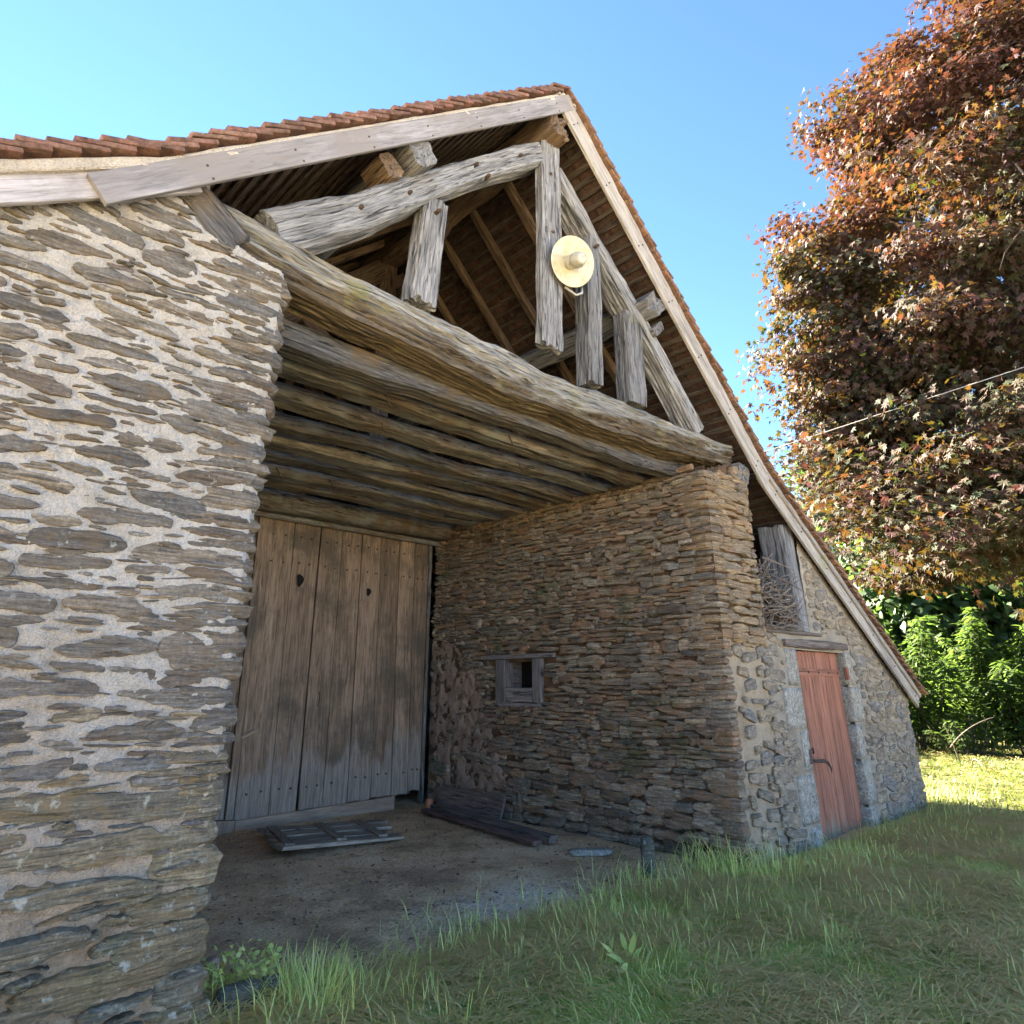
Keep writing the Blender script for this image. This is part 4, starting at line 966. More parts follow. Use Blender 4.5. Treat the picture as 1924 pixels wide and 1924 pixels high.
# ------------------------------------------------------------------ brushwood in the lean-to opening
brush = thing('brushwood_pile', (5.9, .5, 2.19), 'pile of dry grey sticks stacked in the lean-to opening beside the post', 'brushwood')
sticks = []
for k in range(620):
    y = random.uniform(.0, .9) if k > 110 else random.uniform(-.06, .2)
    x = random.uniform(5.5, 6.28); z_ = 2.2+abs(random.gauss(0, .45))
    if z_ > 3.05-.5*(x-5.5): z_ = random.uniform(2.2, 2.75)
    a = random.gauss(0, .45); Ls = random.uniform(.25, .7); y2 = y+random.uniform(-.2, .2)
    dx = math.cos(a)*Ls/2; dz_ = math.sin(a)*Ls/2
    x = min(max(x, 5.47+abs(dx)*.8), 6.32-abs(dx)*.6)
    pts = [(x-dx, y, z_-dz_), (x-dx*.3, (y+y2)/2+random.uniform(-.02, .02), z_-dz_*.3+random.uniform(-.04, .04)), (x+dx*.4, (y+y2)/2, z_+dz_*.4+random.uniform(-.04, .04)), (x+dx, y2, z_+dz_)]
    pts = [(min(max(p_[0], 5.46), 6.30), p_[1], max(p_[2], 2.19)) for p_ in pts]
    if k < 110: tube('stick', pts, [.011, .008, .004], M_twig, brush, 5)
    else: sticks.append(tube_arr(pts, [.01, .007, .004], 5))
V, F, A = join_arr(sticks); o = link('inner_sticks', mesh_np('inner_sticks', V, F, True, **A), M_twig, brush); o['kind'] = 'stuff'

# ------------------------------------------------------------------ loose things on the ground
def gz(x, y): return float(ground_z(np.array(x), np.array(y)))
pan = thing('wooden_hatch', (2.5, 3.45, gz(2.5, 3.45)), 'broken wooden board panel with cross battens lying flat before the big door', 'hatch')
for k, y in enumerate([3.0, 3.24, 3.5, 3.78]):
    e = random.uniform(-.15, .1)
    beam('plank', [(1.82+.07*k, y+.02, gz(2, y)+.085), (2.5+.05*k, y, gz(2.5, y)+.055), (3.12+.07*k+e, y-.05, gz(3, y)+.04)], .22, .03, (0, 1, 0), M_pallet, pan, False, ch=.004, seg=.1, lump=.008, rag=.05)
for x in (2.02, 2.55, 3.02):
    beam('batten', [(x-.12, 2.95, gz(x, 3)+.105-.04*(x-1.8)), (x+.12, 3.85, gz(x, 3.8)+.105-.04*(x-1.8))], .09, .035, (1, 0, 0), M_pallet, pan, False, ch=.004, seg=.15, lump=.008, rag=.03)
def gplank(pts, w_, h_, mat, label, lift=.03):
    P = [(x, y, gz(x, y)+h_/2+lift) for x, y in pts]
    o = beam('loose_plank', P, w_, h_, (1, .0, 0), mat, None, False, ch=.006, seg=.1, lump=.008, rag=.03)
    return tag(o, label, 'plank', 'loose planks along the porch wall')
M_rustbar = wood_mat('red_brown_plank', [(.05, .03, .025), (.13, .08, .068), (.2, .13, .11)], bumpd=.004)
gplank([(4.12, 3.9), (3.98, 2.8), (3.84, 1.72)], .11, .035, M_rustbar, 'narrow red-brown plank lying outermost along the porch wall')
gplank([(4.30, 3.95), (4.16, 2.8), (4.03, 1.68)], .11, .06, M_plank, 'dark thicker beam lying between the red-brown plank and the wall')
o = beam('loose_plank', [(4.54, 4.15, gz(4.5, 4.1)+.14), (4.48, 2.9, gz(4.4, 2.9)+.12)], .26, .035, (.35, 0, 1), M_plank, None, False, ch=.005, seg=.1, lump=.006, rag=.04)
tag(o, 'short grey board leaning on edge against the foot of the porch wall', 'plank', 'loose planks along the porch wall')
def rock(name, x, y, sx, sy, sz, mat, label, cat, sink=.2, rot=0., grp=None, i=0, tilt=0.):
    V, F = BLK[i]; c_, s_ = math.cos(rot), math.sin(rot)
    V = V*np.array([sx, sy, sz]); V = V@np.array([[1, 0, -math.sin(tilt)], [0, 1, 0], [math.sin(tilt), 0, 1]])
    V = np.stack([V[:, 0]*c_-V[:, 1]*s_, V[:, 0]*s_+V[:, 1]*c_, V[:, 2]], 1)+[x, y, gz(x, y)+sz*(.5-sink)]
    o = link(name, mesh_np(name, V, F, True), mat); return tag(o, label, cat, grp)
M_brick = plain('orange_brick', (.36, .15, .075), .9, .25, 25., .1, bumpd=.004)
M_fleck = stone_mat('mossy_boulder', [(.10, .105, .085), (.13, .13, .11)], lichen=.4, moss=.45)
rock('broken_brick', 4.28, 4.02, .10, .07, .16, M_brick, 'piece of orange brick standing by the right edge of the big door', 'brick', .1, .4)
rock('standing_stone', 3.90, .47, .19, .12, .36, M_fleck, 'upright mossy stone set in the grass before the porch wall', 'stone', .2, .6, i=2)
o = rock('flat_slab', 4.06, 1.24, .40, .16, .05, M_granite, 'pale flat slab lying at the foot of the porch wall', 'slab', .0, -.7, i=3)
rock('ground_stone', .22, .06, .20, .14, .12, M_fleck, 'larger grey stone at the foot of the left wall corner', 'stone', .25, .3, 'stones at the left wall corner', 4)
rock('ground_stone', .42, .15, .15, .10, .11, M_fleck, 'smaller pointed grey stone beside the green weeds', 'stone', .2, 1.1, 'stones at the left wall corner', 5, .3)
rock('pebble', .36, .72, .07, .05, .08, plain('pink_pebble', (.40, .25, .19), .8, .2), 'small pinkish pebble beside the left wall corner', 'pebble', .1, .3, i=6)

# ------------------------------------------------------------------ vegetation builders
def leaf_shape(kind):
    if kind == 'maple':
        a = np.radians([-90, -50, -28, 0, 22, 46, 68, 90]); r_ = np.array([.12, .42, .26, .62, .34, .74, .40, 1.])
        x = np.r_[r_*np.cos(a), -(r_*np.cos(a))[::-1][1:]]; y = np.r_[r_*np.sin(a), (r_*np.sin(a))[::-1][1:]]
        P = np.stack([x, y], 1)[:-1]*.62; P = np.vstack([[0, -.02], P])
        n = len(P)-1; F = np.array([[0, 1+i, 1+(i+1) % n] for i in range(n)])
        z = -.30*(P**2).sum(1)+.10*np.abs(P[:, 0]); return np.c_[P, z], F
    if kind == 'lance':
        P = np.array([[0, 0, 0], [.13, .25, .03], [-.13, .25, .03], [.11, .6, .0], [-.11, .6, .0], [0, 1, -.12]])
        return P, np.array([[0, 1, 2], [1, 3, 2], [2, 3, 4], [3, 5, 4]])
    P = np.array([[0, 0, 0], [.3, .35, .05], [-.3, .35, .05], [.25, .7, .02], [-.25, .7, .02], [0, 1, -.1]])
    return P, np.array([[0, 1, 2], [1, 3, 2], [2, 3, 4], [3, 5, 4]])
def unit(v): return v/np.maximum(np.linalg.norm(v, axis=-1, keepdims=True), 1e-9)
def leaves_arr(pos, nrm, tip, size, kind, tint):
    P, F = leaf_shape(kind); n = len(pos); nrm = unit(nrm); tip = unit(tip-(tip*nrm).sum(1)[:, None]*nrm); sx = np.cross(tip, nrm)
    V = pos[:, None]+size[:, None, None]*(sx[:, None]*P[None, :, 0:1]+tip[:, None]*P[None, :, 1:2]+nrm[:, None]*P[None, :, 2:3])
    Fs = (F[None]+np.arange(n)[:, None, None]*len(P)).reshape(-1, 3)
    return V.reshape(-1, 3), Fs, np.repeat(tint, len(P))
def sph(n):
    v = rng.normal(size=(n, 3)); return unit(v)
def cull(P, keep_out=.12, mx=260):
    x, y, z = proj(P); vis = (z > .2) & (x > -mx) & (x < 1924+mx) & (y > -mx) & (y < 1924+mx)
    return vis | (rng.random(len(P)) < keep_out)
def crown_leaves(C, rad, nclus, nper, spread, size, kind, shell=.5, lumps=.22, freq=.35, seed=0, flat=.45, up=.7, bottom=None, out=.12):
    d = sph(nclus); r_ = shell+(1-shell)*rng.random(nclus)**.6
    r_ = r_*(1+lumps*fbm(d*2.2+seed, seed, 3)*1.8)
    cc = np.array(C)+d*r_[:, None]*np.array(rad)
    if bottom is not None: cc = cc[cc[:, 2] > bottom+.5*fbm(cc*.6, seed+3, 2)]
    cc = cc[cull(cc, out)]
    od = unit((cc-np.array(C))/np.array(rad))
    n = len(cc); per = nper
    pos = np.repeat(cc, per, 0); o_ = np.repeat(od, per, 0)
    offs = rng.normal(size=(n*per, 3))*spread; offs -= (offs*(o_*.35+np.array([0, 0, .75])))*flat
    pos = pos+offs
    nr = o_*.7+np.array([0, 0, up])+rng.normal(size=pos.shape)*.5
    tp = o_*.5+np.array([0, 0, -.75])+rng.normal(size=pos.shape)*.45
    sz = size*rng.uniform(.65, 1.25, len(pos)); ct = np.repeat(rng.random(n), per)
    tint = np.clip(ct*.55+rng.random(len(pos))*.45, 0, .999)
    return pos, nr, tp, sz, tint, cc
def limb(a, b, r0, r1, wob=.25, n=9):
    a, b = np.array(a, float), np.array(b, float); f = np.linspace(0, 1, n)[:, None]
    p = a+(b-a)*f; L = np.linalg.norm(b-a); p = p+np.stack([fbm(np.c_[f*2.2, f*0+a[0]+b[1], f*0+k*7], 5, 2) for k in range(3)], 1)*wob*np.sin(f*np.pi)*L*.35
    p[:, 2] += .08*L*np.sin(f[:, 0]*np.pi)
    return tube_arr(p, np.linspace(r0, r1, n), 7), p

# ---- the copper maple
MC = np.array([15.3, -3.2, 9.3])
mtree = thing('copper_maple', (15.6, -3.3, gz(15.6, -3.3)), 'big copper-leaved maple filling the right side behind the barn', 'tree')
items = []; lim = []
it, p0 = limb((15.6, -3.3, 0.), (15.4, -3.2, 8.5), .34, .14, .1, 12); items.append(it)
V, F, A = join_arr(items); link('trunk', mesh_np('trunk', V, F, True, **A), M_bark, mtree)
for k in range(26):
    st = p0[3+k % 8]; d = sph(1)[0]; d[2] = abs(d[2])*.6+.05
    if k < 14: d = unit(np.array([[-1., rng.uniform(-.2, 1.1), rng.uniform(-.25, .8)]]))[0]
    e_ = MC+d*np.array([5., 5., 6.])*rng.uniform(.75, .95)
    it, pp_ = limb(st, e_, .09, .015, .3); lim.append(it)
    for q in range(4):
        j = rng.integers(3, 8); it2, _ = limb(pp_[j], pp_[j]+sph(1)[0]*1.5+d*.6, .02, .005, .3, 6); lim.append(it2)
V, F, A = join_arr(lim); link('branches', mesh_np('branches', V, F, True, **A), M_twig, mtree)
def bough_crown(C, rad, nb, ncl, per, size, seed, bottom, rb, extra):
    d = sph(nb); r_ = .78+.24*rng.random(nb)
    bc = np.array(C)+d*r_[:, None]*np.array(rad)*(1+.10*fbm(d*1.8+seed, seed, 2)[:, None]*1.6)
    ex = np.array(extra); bc = np.vstack([bc, ex]); d = np.vstack([d, unit(ex-np.array(C))])
    k = bc[:, 2] > bottom; bc = bc[k]; d = d[k]
    k = cull(bc, .03, 330); bc = bc[k]; d = d[k]; nb = len(bc)
    bt = rng.random(nb); br = rb*rng.uniform(.6, 1.35, nb)
    cc = np.repeat(bc, ncl, 0); od = np.repeat(d, ncl, 0); R_ = np.repeat(br, ncl)[:, None]
    of = sph(nb*ncl)*(rng.random((nb*ncl, 1))**.45)*np.array([1., 1., .55]); of[:, 2] = np.abs(of[:, 2])*.9-.15
    cc = cc+of*R_; on = unit(of*np.array([1, 1, 1.6])+od*.6)
    n = len(cc); pos = np.repeat(cc, per, 0)+rng.normal(size=(n*per, 3))*np.array([.17, .17, .11]); o_ = np.repeat(on, per, 0)
    nr = o_*.7+np.array([0, 0, .45])+rng.normal(size=pos.shape)*.45; tp = o_*.6+np.array([0, 0, -.7])+rng.normal(size=pos.shape)*.4
    ti = .5-.04*(pos[:, 2]-6.5)+.38*(np.repeat(np.repeat(bt, ncl), per)-.5)+rng.normal(size=len(pos))*.17
    return pos, nr, tp, size*rng.uniform(.65, 1.25, len(pos)), np.clip(ti, 0, .999)
MC = np.array([15.5, -3.2, 7.4])
L1 = bough_crown(MC, (5.8, 5.8, 9.7), 680, 22, 22, .19, 11, 3.6, .9, [(10.9, 1.0, 9.6), (10.8, 1.0, 8.8), (10.75, 1.05, 8.0), (10.7, 1.1, 7.3), (10.75, 1.1, 6.6), (10.9, 1.0, 5.9), (11.5, .7, 10.2), (11.5, .5, 9.2), (11.4, .5, 8.3), (11.4, .5, 7.5), (11.4, .5, 6.7), (11.4, .5, 6.0), (12.0, .9, 7.9), (12.0, .9, 6.9)])
L3 = crown_leaves(MC, (4.6, 4.7, 8.0), 1700, 26, .4, .28, 'maple', .3, .2, seed=12, bottom=3.8, out=.03, up=.4)
# lower hanging sprays that reach towards the barn roof
ll = []
for (x, y, z_, n_) in [(8.6, .1, 3.9, 6), (8.9, -.6, 3.7, 6), (9.3, -1.3, 3.8, 7), (9.2, .2, 4.5, 7), (9.7, -1.9, 3.9, 7), (9.6, -.6, 4.6, 8), (10.2, .4, 5.2, 7), (10.4, -1.6, 4.8, 8), (9.9, 1.0, 5.4, 6), (10.6, .6, 4.3, 8), (11.2, -.6, 4.0, 9), (11.3, -2., 4.2, 9), (11.4, 1.3, 5.2, 8), (12., .2, 5.4, 9), (12.2, 1.2, 3.9, 8), (12.6, -1.2, 3.8, 9)]:
    for q in range(n_): ll.append((x+random.gauss(0, .35), y+random.gauss(0, .35), z_+random.gauss(0, .16)-.05*q*.3))
for k in range(200): ll.append((11.7+random.gauss(0, .55), .8+random.uniform(-.8, .75), 6.3+random.uniform(-1.3, 1.3)))
ll = np.array(ll); per = 30
pos = np.repeat(ll, per, 0)+rng.normal(size=(len(ll)*per, 3))*np.array([.26, .26, .13])
nr = np.array([-.5, -.1, .7])+rng.normal(size=pos.shape)*.4; tp = np.array([-.6, .0, -.7])+rng.normal(size=pos.shape)*.5
L2 = (pos, nr, tp, .185*rng.uniform(.7, 1.2, len(pos)), np.clip(.5+rng.normal(size=len(pos))*.25, 0, .999))
P_ = np.vstack([L1[0], L2[0], L3[0]]); N_ = np.vstack([L1[1], L2[1], L3[1]]); T_ = np.vstack([L1[2], L2[2], L3[2]]); Z_ = np.r_[L1[3], L2[3], L3[3]]; I_ = np.r_[L1[4], L2[4], L3[4]]
dist = np.linalg.norm(P_-CAM, axis=1); px, py, _ = proj(P_); near = np.where((px > 1380) & (px < 1924) & (py > 0) & (py < 1100), dist, 99).argsort()[:280]
m = np.ones(len(P_), bool); m[near] = False
V, F, ti = leaves_arr(P_[m], N_[m], T_[m], Z_[m], 'maple', I_[m])
o = link('crown', mesh_np('crown', V, F, False, tint=ti), M_maple, mtree); o['kind'] = 'stuff'
lp, lf = leaf_shape('maple'); lmes = [mesh_np('leaf', lp, lf, False, tint=np.full(len(lp), (q+.5)/8)) for q in range(8)]
for q in lmes: q.materials.append(M_maple)
for i in near:
    n_ = unit(N_[i][None])[0]; t_ = unit((T_[i]-(T_[i]@n_)*n_)[None])[0]; s_ = np.cross(t_, n_)
    Mx = np.eye(4); Mx[:3, 0] = s_*Z_[i]; Mx[:3, 1] = t_*Z_[i]; Mx[:3, 2] = n_*Z_[i]; Mx[:3, 3] = P_[i]
    o = link('leaf', lmes[int(I_[i]*7.99)]); o.parent = mtree; o.matrix_parent_inverse = world_of(mtree).inverted(); o.matrix_basis = Matrix(Mx.tolist())

# ---- shrubs in the sun beyond the lawn, dark trees behind
def shrub(name, x, y, h, r, n, size, label, mat, kind='lance', grp=None, cat='shrub', stems=14, z0=None):
    g0 = gz(x, y) if z0 is None else z0
    s_ = thing(name, (x, y, g0), label, cat, grp)
    its = []; pos = []; od = []; tp = []
    for k in range(stems):
        a = rng.uniform(0, 6.28); rr = r*rng.random()**.5
        b = np.array([x+rr*math.cos(a)*.5, y+rr*math.sin(a)*.5, g0]); e_ = np.array([x+rr*math.cos(a)*1.1, y+rr*math.sin(a)*1.1, g0+h*rng.uniform(.6, 1.)*(1-.25*(rr/r)**2)])
        it, p = limb(b, e_, .018, .005, .12, 10); its.append(it)
        m_ = n//stems; f = rng.uniform(.15, 1.02, m_); c_ = np.stack([np.interp(f, np.linspace(0, 1, 10), p[:, q]) for q in range(3)], 1)
        an = rng.uniform(0, 6.28, m_); dr = np.stack([np.cos(an), np.sin(an), rng.uniform(-.2, .5, m_)], 1)
        pos.append(c_+dr*rng.uniform(.02, .38, m_)[:, None]*(1.15-f)[:, None]); tp.append(dr+np.array([0, 0, -.15])); od.append(np.array([0, 0, .9])+dr*.25+rng.normal(size=(m_, 3))*.3)
    V, F, A = join_arr(its); link('stems', mesh_np('stems', V, F, True, **A), M_bark, s_)
    pos = np.vstack(pos); V, F, ti = leaves_arr(pos, np.vstack(od), np.vstack(tp), size*rng.uniform(.6, 1.25, len(pos)), kind, rng.random(len(pos)))
    link('foliage', mesh_np('foliage', V, F, False, tint=ti), mat, s_)['kind'] = 'stuff'
    return s_
shrub('leafy_shrub', 18.2, 3.1, 3.2, 1.3, 3000, .26, 'light green feathery shrub nearest the low end of the barn roof', M_green, grp='sunlit shrubs beyond the lawn')
shrub('leafy_shrub', 20.5, 2.0, 3.5, 1.6, 3400, .27, 'light green feathery shrub in the middle of the sunlit row', M_green, grp='sunlit shrubs beyond the lawn')
shrub('leafy_shrub', 18.6, .55, 1.9, 1.0, 1800, .22, 'low bright green shrub at the right edge of the lawn', M_green, kind='broad', grp='sunlit shrubs beyond the lawn')
shrub('leafy_shrub', 24.0, 5.0, 5.2, 1.9, 3000, .28, 'taller light green shrub standing behind the feathery ones', M_green, kind='broad', grp='sunlit shrubs beyond the lawn')
shrub('leafy_shrub', 26.0, 1.2, 4.6, 2.0, 3000, .28, 'green shrub behind the low bright shrub', M_green, kind='broad', grp='sunlit shrubs beyond the lawn')
shrub('leafy_shrub', 19.6, 3.6, 2.3, 1.3, 2200, .17, 'darker small-leaved shrub filling the gap between the feathery ones', M_greendark, kind='broad', grp='sunlit shrubs beyond the lawn', stems=20)
shrub('leafy_shrub', 21.8, .2, 2.6, 1.5, 2400, .18, 'darker small-leaved shrub behind the low bright one', M_greendark, kind='broad', grp='sunlit shrubs beyond the lawn', stems=20)
shrub('leafy_shrub', 17.6, 1.6, 1.0, .9, 900, .16, 'knee-high green shrub in front of the feathery row', M_green, kind='lance', grp='sunlit shrubs beyond the lawn', stems=16)
def dtree(x, y, h, r, n, label, mat, size=.34, bot=.6, grp='trees behind the shrubs', seed=0, name='broadleaf_tree'):
    g0 = gz(x, y); t_ = thing(name, (x, y, g0), label, 'tree', grp)
    it, p = limb((x, y, g0), (x+.2, y, g0+h*.75), .2, .06, .1, 10); its = [it]
    for k in range(9):
        d = sph(1)[0]; d[2] = abs(d[2])*.5; it, _ = limb(p[3+k % 6], p[3+k % 6]+d*r*.9, .06, .015, .2); its.append(it)
    V, F, A = join_arr(its); link('trunk', mesh_np('trunk', V, F, True, **A), M_bark, t_)
    Lv = crown_leaves((x, y, g0+h*.55), (r, r, h*.5), n//20, 20, .5, size, 'broad', .35, .2, seed=seed, bottom=g0+bot, out=.35)
    V, F, ti = leaves_arr(*Lv[:4], 'broad', Lv[4]); link('crown', mesh_np('crown', V, F, False, tint=ti), mat, t_)['kind'] = 'stuff'
for k, (x, y, h, r, lab) in enumerate([(32, 6.5, 12, 4.2, 'dark broadleaf tree behind the tallest light green shrub'), (33, 1.2, 11, 4.2, 'dark broadleaf tree behind the middle of the shrub row'), (31, -4.5, 12, 4.5, 'dark broadleaf tree beyond the maple at the right edge'),
                                       (38, 12, 14, 5, 'tall dark tree deepest in the wood'), (44, 4.5, 13, 5.5, 'dark broadleaf tree deepest behind the sunlit shrubs'), (27, 4.2, 6.5, 2.6, 'dark bushy tree close behind the sunlit shrubs')]):
    dtree(x, y, h, r, 9000, lab, M_greendark, .42, .1, seed=40+k)
for k, (x, y, h, r, lab) in enumerate([(12.2, 9.2, 4.4, 1.8, 'dark hedge bush hidden just behind the barn'), (16.0, 9.4, 4.6, 2.0, 'dark hedge bush second behind the barn'), (20.3, 9.6, 4.4, 2.0, 'dark hedge bush third behind the barn'), (25.5, 9.4, 4.6, 2.0, 'dark hedge bush nearest the sunlit shrubs')]):
    dtree(x, y, h, r, 5000, lab, M_greendark, .3, .05, grp='hedge bushes behind the barn', seed=60+k, name='hedge_bush')

# ---- dead twig on the lawn
tw = thing('dead_branch', (14.5, .8, gz(14.5, .8)), 'thin curved dead branch arching out of the lawn by the barn corner', 'branch')
for k, pts in enumerate([[(15.6, 1.3, .15), (14.6, 1.1, .75), (13.4, .8, .95)], [(15.0, 1.25, .5), (15.3, 1.0, .9), (15.9, .6, 1.05)], [(14.8, .9, .2), (14.3, .7, .5), (13.6, .4, .3)]]):
    b = np.array(pts); f = np.linspace(0, 1, 10)[:, None]; q = (1-f)**2*b[0]+2*f*(1-f)*b[1]+f*f*b[2]
    tube('twig', q, [.012, .005], M_twig, tw, 6)

# ------------------------------------------------------------------ grass, straw, litter
def blades(P, h, wd, lean, az, tint, curve=.6):
    n = len(P); dx = np.cos(az); dy = np.sin(az); sxx = -dy; syy = dx
    V = np.zeros((n, 7, 3))
    for k, (f, ww) in enumerate(((0, 1.), (.4, .85), (.75, .55))):
        hor = lean*(f**(1+curve)); ver = h*(f-.28*f*f*np.minimum(1.8, lean/h))
        for s_, j in ((-1, 0), (1, 1)):
            V[:, 2*k+j, 0] = P[:, 0]+dx*hor+s_*sxx*wd*ww*.5; V[:, 2*k+j, 1] = P[:, 1]+dy*hor+s_*syy*wd*ww*.5; V[:, 2*k+j, 2] = P[:, 2]+np.maximum(ver, .004)
    V[:, 6, 0] = P[:, 0]+dx*lean; V[:, 6, 1] = P[:, 1]+dy*lean; V[:, 6, 2] = P[:, 2]+np.maximum(h*(1-.28*np.minimum(1.8, lean/h)), .003)
    o_ = np.arange(n)[:, None]*7
    Q = np.vstack([o_+np.array([0, 1, 3, 2]), o_+np.array([2, 3, 5, 4])]); T3 = o_+np.array([4, 5, 6])
    return V.reshape(-1, 3), [Q, T3], np.repeat(tint, 7)
def in_barn(x, y):
    return ((x < .0) & (y > -.08)) | ((x > W-.02) & (x < 9.32) & (y > -.03))
def scatter(n, x0, x1, y0, y1):
    x = rng.uniform(x0, x1, n); y = rng.uniform(y0, y1, n); z = ground_z(x, y); P = np.stack([x, y, z], 1)
    return P[~in_barn(x, y)]
def gmask(P, thin=1.):
    return rng.random(len(P)) < turf_mask(P[:, 0], P[:, 1])*thin
bl = []
def addblades(P, hm, wd, leanm, tintf):
    n = len(P); h = hm*rng.uniform(.5, 1.5, n); le = leanm*rng.uniform(.3, 1.6, n)
    az = fbm(np.c_[P[:, :2]*1.2, np.zeros(n)], 91, 3)*9+rng.normal(size=n)*1.1
    bl.append(blades(P, h, wd*rng.uniform(.6, 1.3, n), le, az, tintf(n)))
def dens(P, f=1.1, lo=.25):
    return rng.random(len(P)) < np.clip(lo+.55+.9*fbm(np.c_[P[:, :2]*f, np.zeros(len(P))], 95, 4), .12, 1)
P = scatter(330000, -.6, 9.5, -3.4, .8); P = P[cull(P, .12, 120)]; P = P[gmask(P)]; P = P[dens(P)]
addblades(P, .042, .0062, .105, lambda n: np.clip(.5+.9*fbm(np.c_[P[:, :2]*1.6, np.zeros(n)], 97, 3)*.6+rng.normal(size=n)*.2, 0, .99))
NEAR_BL = bl; bl = []
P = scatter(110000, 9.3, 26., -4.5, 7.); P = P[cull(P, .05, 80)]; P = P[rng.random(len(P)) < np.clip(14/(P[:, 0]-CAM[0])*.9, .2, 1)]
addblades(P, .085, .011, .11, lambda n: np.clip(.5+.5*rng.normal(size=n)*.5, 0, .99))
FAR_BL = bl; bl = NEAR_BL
P = scatter(16000, -.5, 9.3, -3.4, .6); P = P[cull(P, .1, 100)]; P = P[gmask(P)]; P = P[rng.random(len(P)) < np.clip(.35+1.4*fbm(np.c_[P[:, :2]*1.1, np.zeros(len(P))], 103, 3), .03, 1)]
addblades(P, .10, .0065, .12, lambda n: np.clip(.55+rng.normal(size=n)*.25, 0, .99))
# taller tufts
for (cx, cy, r_, n, hh) in [(4.55, .02, .28, 260, .30), (4.2, .12, .25, 150, .24), (3.6, .30, .25, 140, .18), (1.75, .36, .3, 170, .16), (2.6, .18, .4, 220, .15), (3.0, -.1, .35, 180, .16), (.62, .12, .2, 170, .2), (.45, -.05, .2, 190, .24), (.95, -.2, .3, 160, .18), (1.2, .25, .12, 60, .16),
                            (4.9, -.35, .35, 200, .2), (5.8, -.4, .3, 170, .18), (3.5, -.8, .4, 200, .16), (2.2, -.7, .4, 180, .14), (9.6, -.05, .3, 260, .24), (8.6, -.25, .4, 200, .16), (6.9, -.3, .4, 180, .14), (4.4, -1.2, .4, 180, .15)]:
    x = cx+rng.normal(size=n)*r_*.8; y = cy+rng.normal(size=n)*r_*.8; P = np.stack([x, y, ground_z(x, y)], 1); P = P[~in_barn(P[:, 0], P[:, 1])]
    addblades(P, hh*.85, .006, hh*.75, lambda n_: np.clip(.45+rng.normal(size=n_)*.25, 0, .99))
Vs = np.vstack([b[0] for b in bl]); o_ = 0; Qs = []; Ts = []
for b in bl: Qs.append(b[1][0]+o_); Ts.append(b[1][1]+o_); o_ += len(b[0])
g = link('grass', mesh_np('grass', Vs, [np.vstack(Qs), np.vstack(Ts)], False, tint=np.concatenate([b[2] for b in bl])), M_grass); g['kind'] = 'stuff'
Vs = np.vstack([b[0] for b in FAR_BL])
g = link('grass_sunlit', mesh_np('grass_sunlit', Vs, [np.vstack([b[1][0] for b in FAR_BL]), np.vstack([b[1][1] for b in FAR_BL])], False, tint=np.concatenate([b[2] for b in FAR_BL])), M_grass_sunlit); g['kind'] = 'stuff'  # darker-coloured copy of the grass for the sunlit side
bl = []
P = scatter(110000, -.6, 9.3, -3.4, .5); P = P[cull(P, .1, 100)]; P = P[gmask(P)]; P = P[rng.random(len(P)) < np.clip(.62+1.1*fbm(np.c_[P[:, :2]*1.3, np.zeros(len(P))], 99, 3), .04, 1)]
P[:, 2] += rng.uniform(.015, .055, len(P))
addblades(P, .026, .0065, .17, lambda n: rng.random(n))
P4 = scatter(5200, -.4, 9.3, -3.4, .5); P4 = P4[cull(P4, .1, 100)]; P4 = P4[gmask(P4)]; P4[:, 2] += rng.uniform(.02, .06, len(P4))
addblades(P4, .05, .0055, .30, lambda n: rng.random(n))
P2 = scatter(3000, 9.3, 24, -2., 2.4); P2[:, 2] += rng.uniform(.02, .08, len(P2)); addblades(P2, .03, .011, .2, lambda n: rng.random(n))
P3 = scatter(2600, .2, 4.6, .2, 4.2); addblades(P3, .01, .004, .09, lambda n: rng.random(n))
Vs = np.vstack([b[0] for b in bl]); o_ = 0; Qs = []; Ts = []
for b in bl: Qs.append(b[1][0]+o_); Ts.append(b[1][1]+o_); o_ += len(b[0])
g = link('cut_hay', mesh_np('cut_hay', Vs, [np.vstack(Qs), np.vstack(Ts)], False, tint=np.concatenate([b[2] for b in bl])), M_straw); g['kind'] = 'stuff'
P = scatter(3200, .05, 4.6, .2, 4.4); n = len(P); P[:, 2] += .004
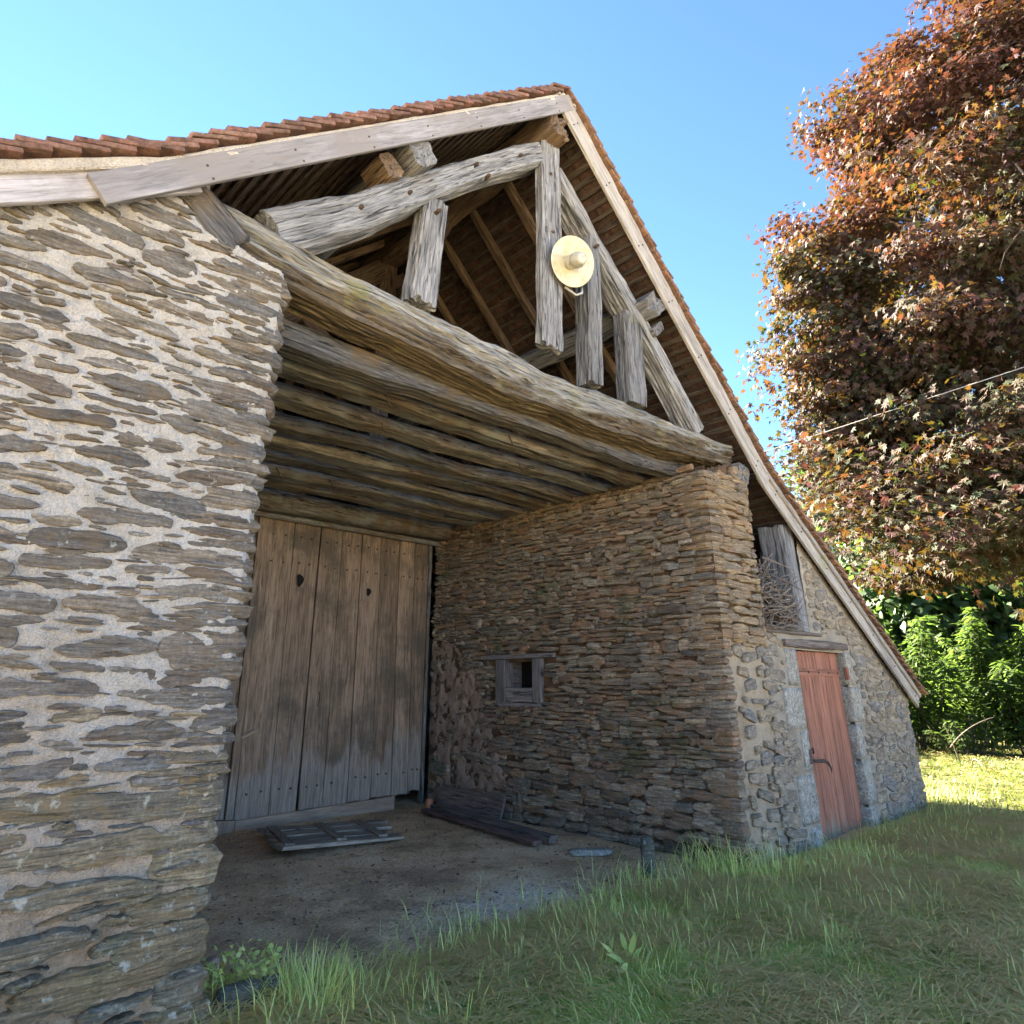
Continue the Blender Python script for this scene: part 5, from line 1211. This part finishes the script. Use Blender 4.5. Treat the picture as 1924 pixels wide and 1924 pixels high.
V, F, ti = leaves_arr(P, np.array([0, 0, 1.])+rng.normal(size=(n, 3))*.35, rng.normal(size=(n, 3))*np.array([1, 1, .1]), rng.uniform(.012, .055, n), 'lance', rng.random(n))
g = link('ground_litter', mesh_np('ground_litter', V, F, False, tint=ti), M_debris); g['kind'] = 'stuff'
# small weeds
def weed(x, y, n, r_, size, h, label, mat, kind='broad', grp=None):
    g0 = gz(x, y); an = rng.uniform(0, 6.28, n); rr = r_*rng.random(n)**.5; hh = h*rng.random(n)
    pos = np.stack([x+rr*np.cos(an), y+rr*np.sin(an), g0+hh], 1); pos = pos[~in_barn(pos[:, 0], pos[:, 1])]; n = len(pos)
    nr = np.array([0, 0, 1.])+rng.normal(size=(n, 3))*.5; tp = np.stack([np.cos(an[:n]), np.sin(an[:n]), rng.uniform(-.1, .7, n)], 1); sz = size*rng.uniform(.6, 1.2, n)
    o = thing('weed', (x, y, g0), label, 'weed', grp)
    for i in range(n if n < 40 else 0):
        V, F, ti = leaves_arr(pos[i:i+1], nr[i:i+1], tp[i:i+1], sz[i:i+1], kind, rng.random(1)); link('leaf', mesh_np('leaf', V, F, True, tint=ti), mat, o)
    if n >= 40:
        V, F, ti = leaves_arr(pos, nr, tp, sz, kind, rng.random(n)); link('foliage', mesh_np('foliage', V, F, False, tint=ti), mat, o)['kind'] = 'stuff'
        for k in range(8):
            a_ = rng.uniform(0, 6.28); tube('stem', [(x, y, g0-.01), (x+r_*.4*math.cos(a_), y+r_*.4*math.sin(a_), g0+h*.6), (x+r_*.8*math.cos(a_), y+r_*.8*math.sin(a_), g0+h)], .003, mat, o, 5)
weed(.30, .34, 240, .22, .045, .14, 'bright green leafy weed at the foot of the left wall corner', M_grass, grp='weeds in the grass')
weed(5.25, -.30, 16, .10, .16, .08, 'broad-leaved weed in the grass in front of the pier', M_grass, 'lance', grp='weeds in the grass')
weed(2.2, -.62, 14, .09, .13, .06, 'broad-leaved weed in the open grass before the porch', M_grass, 'lance', grp='weeds in the grass')
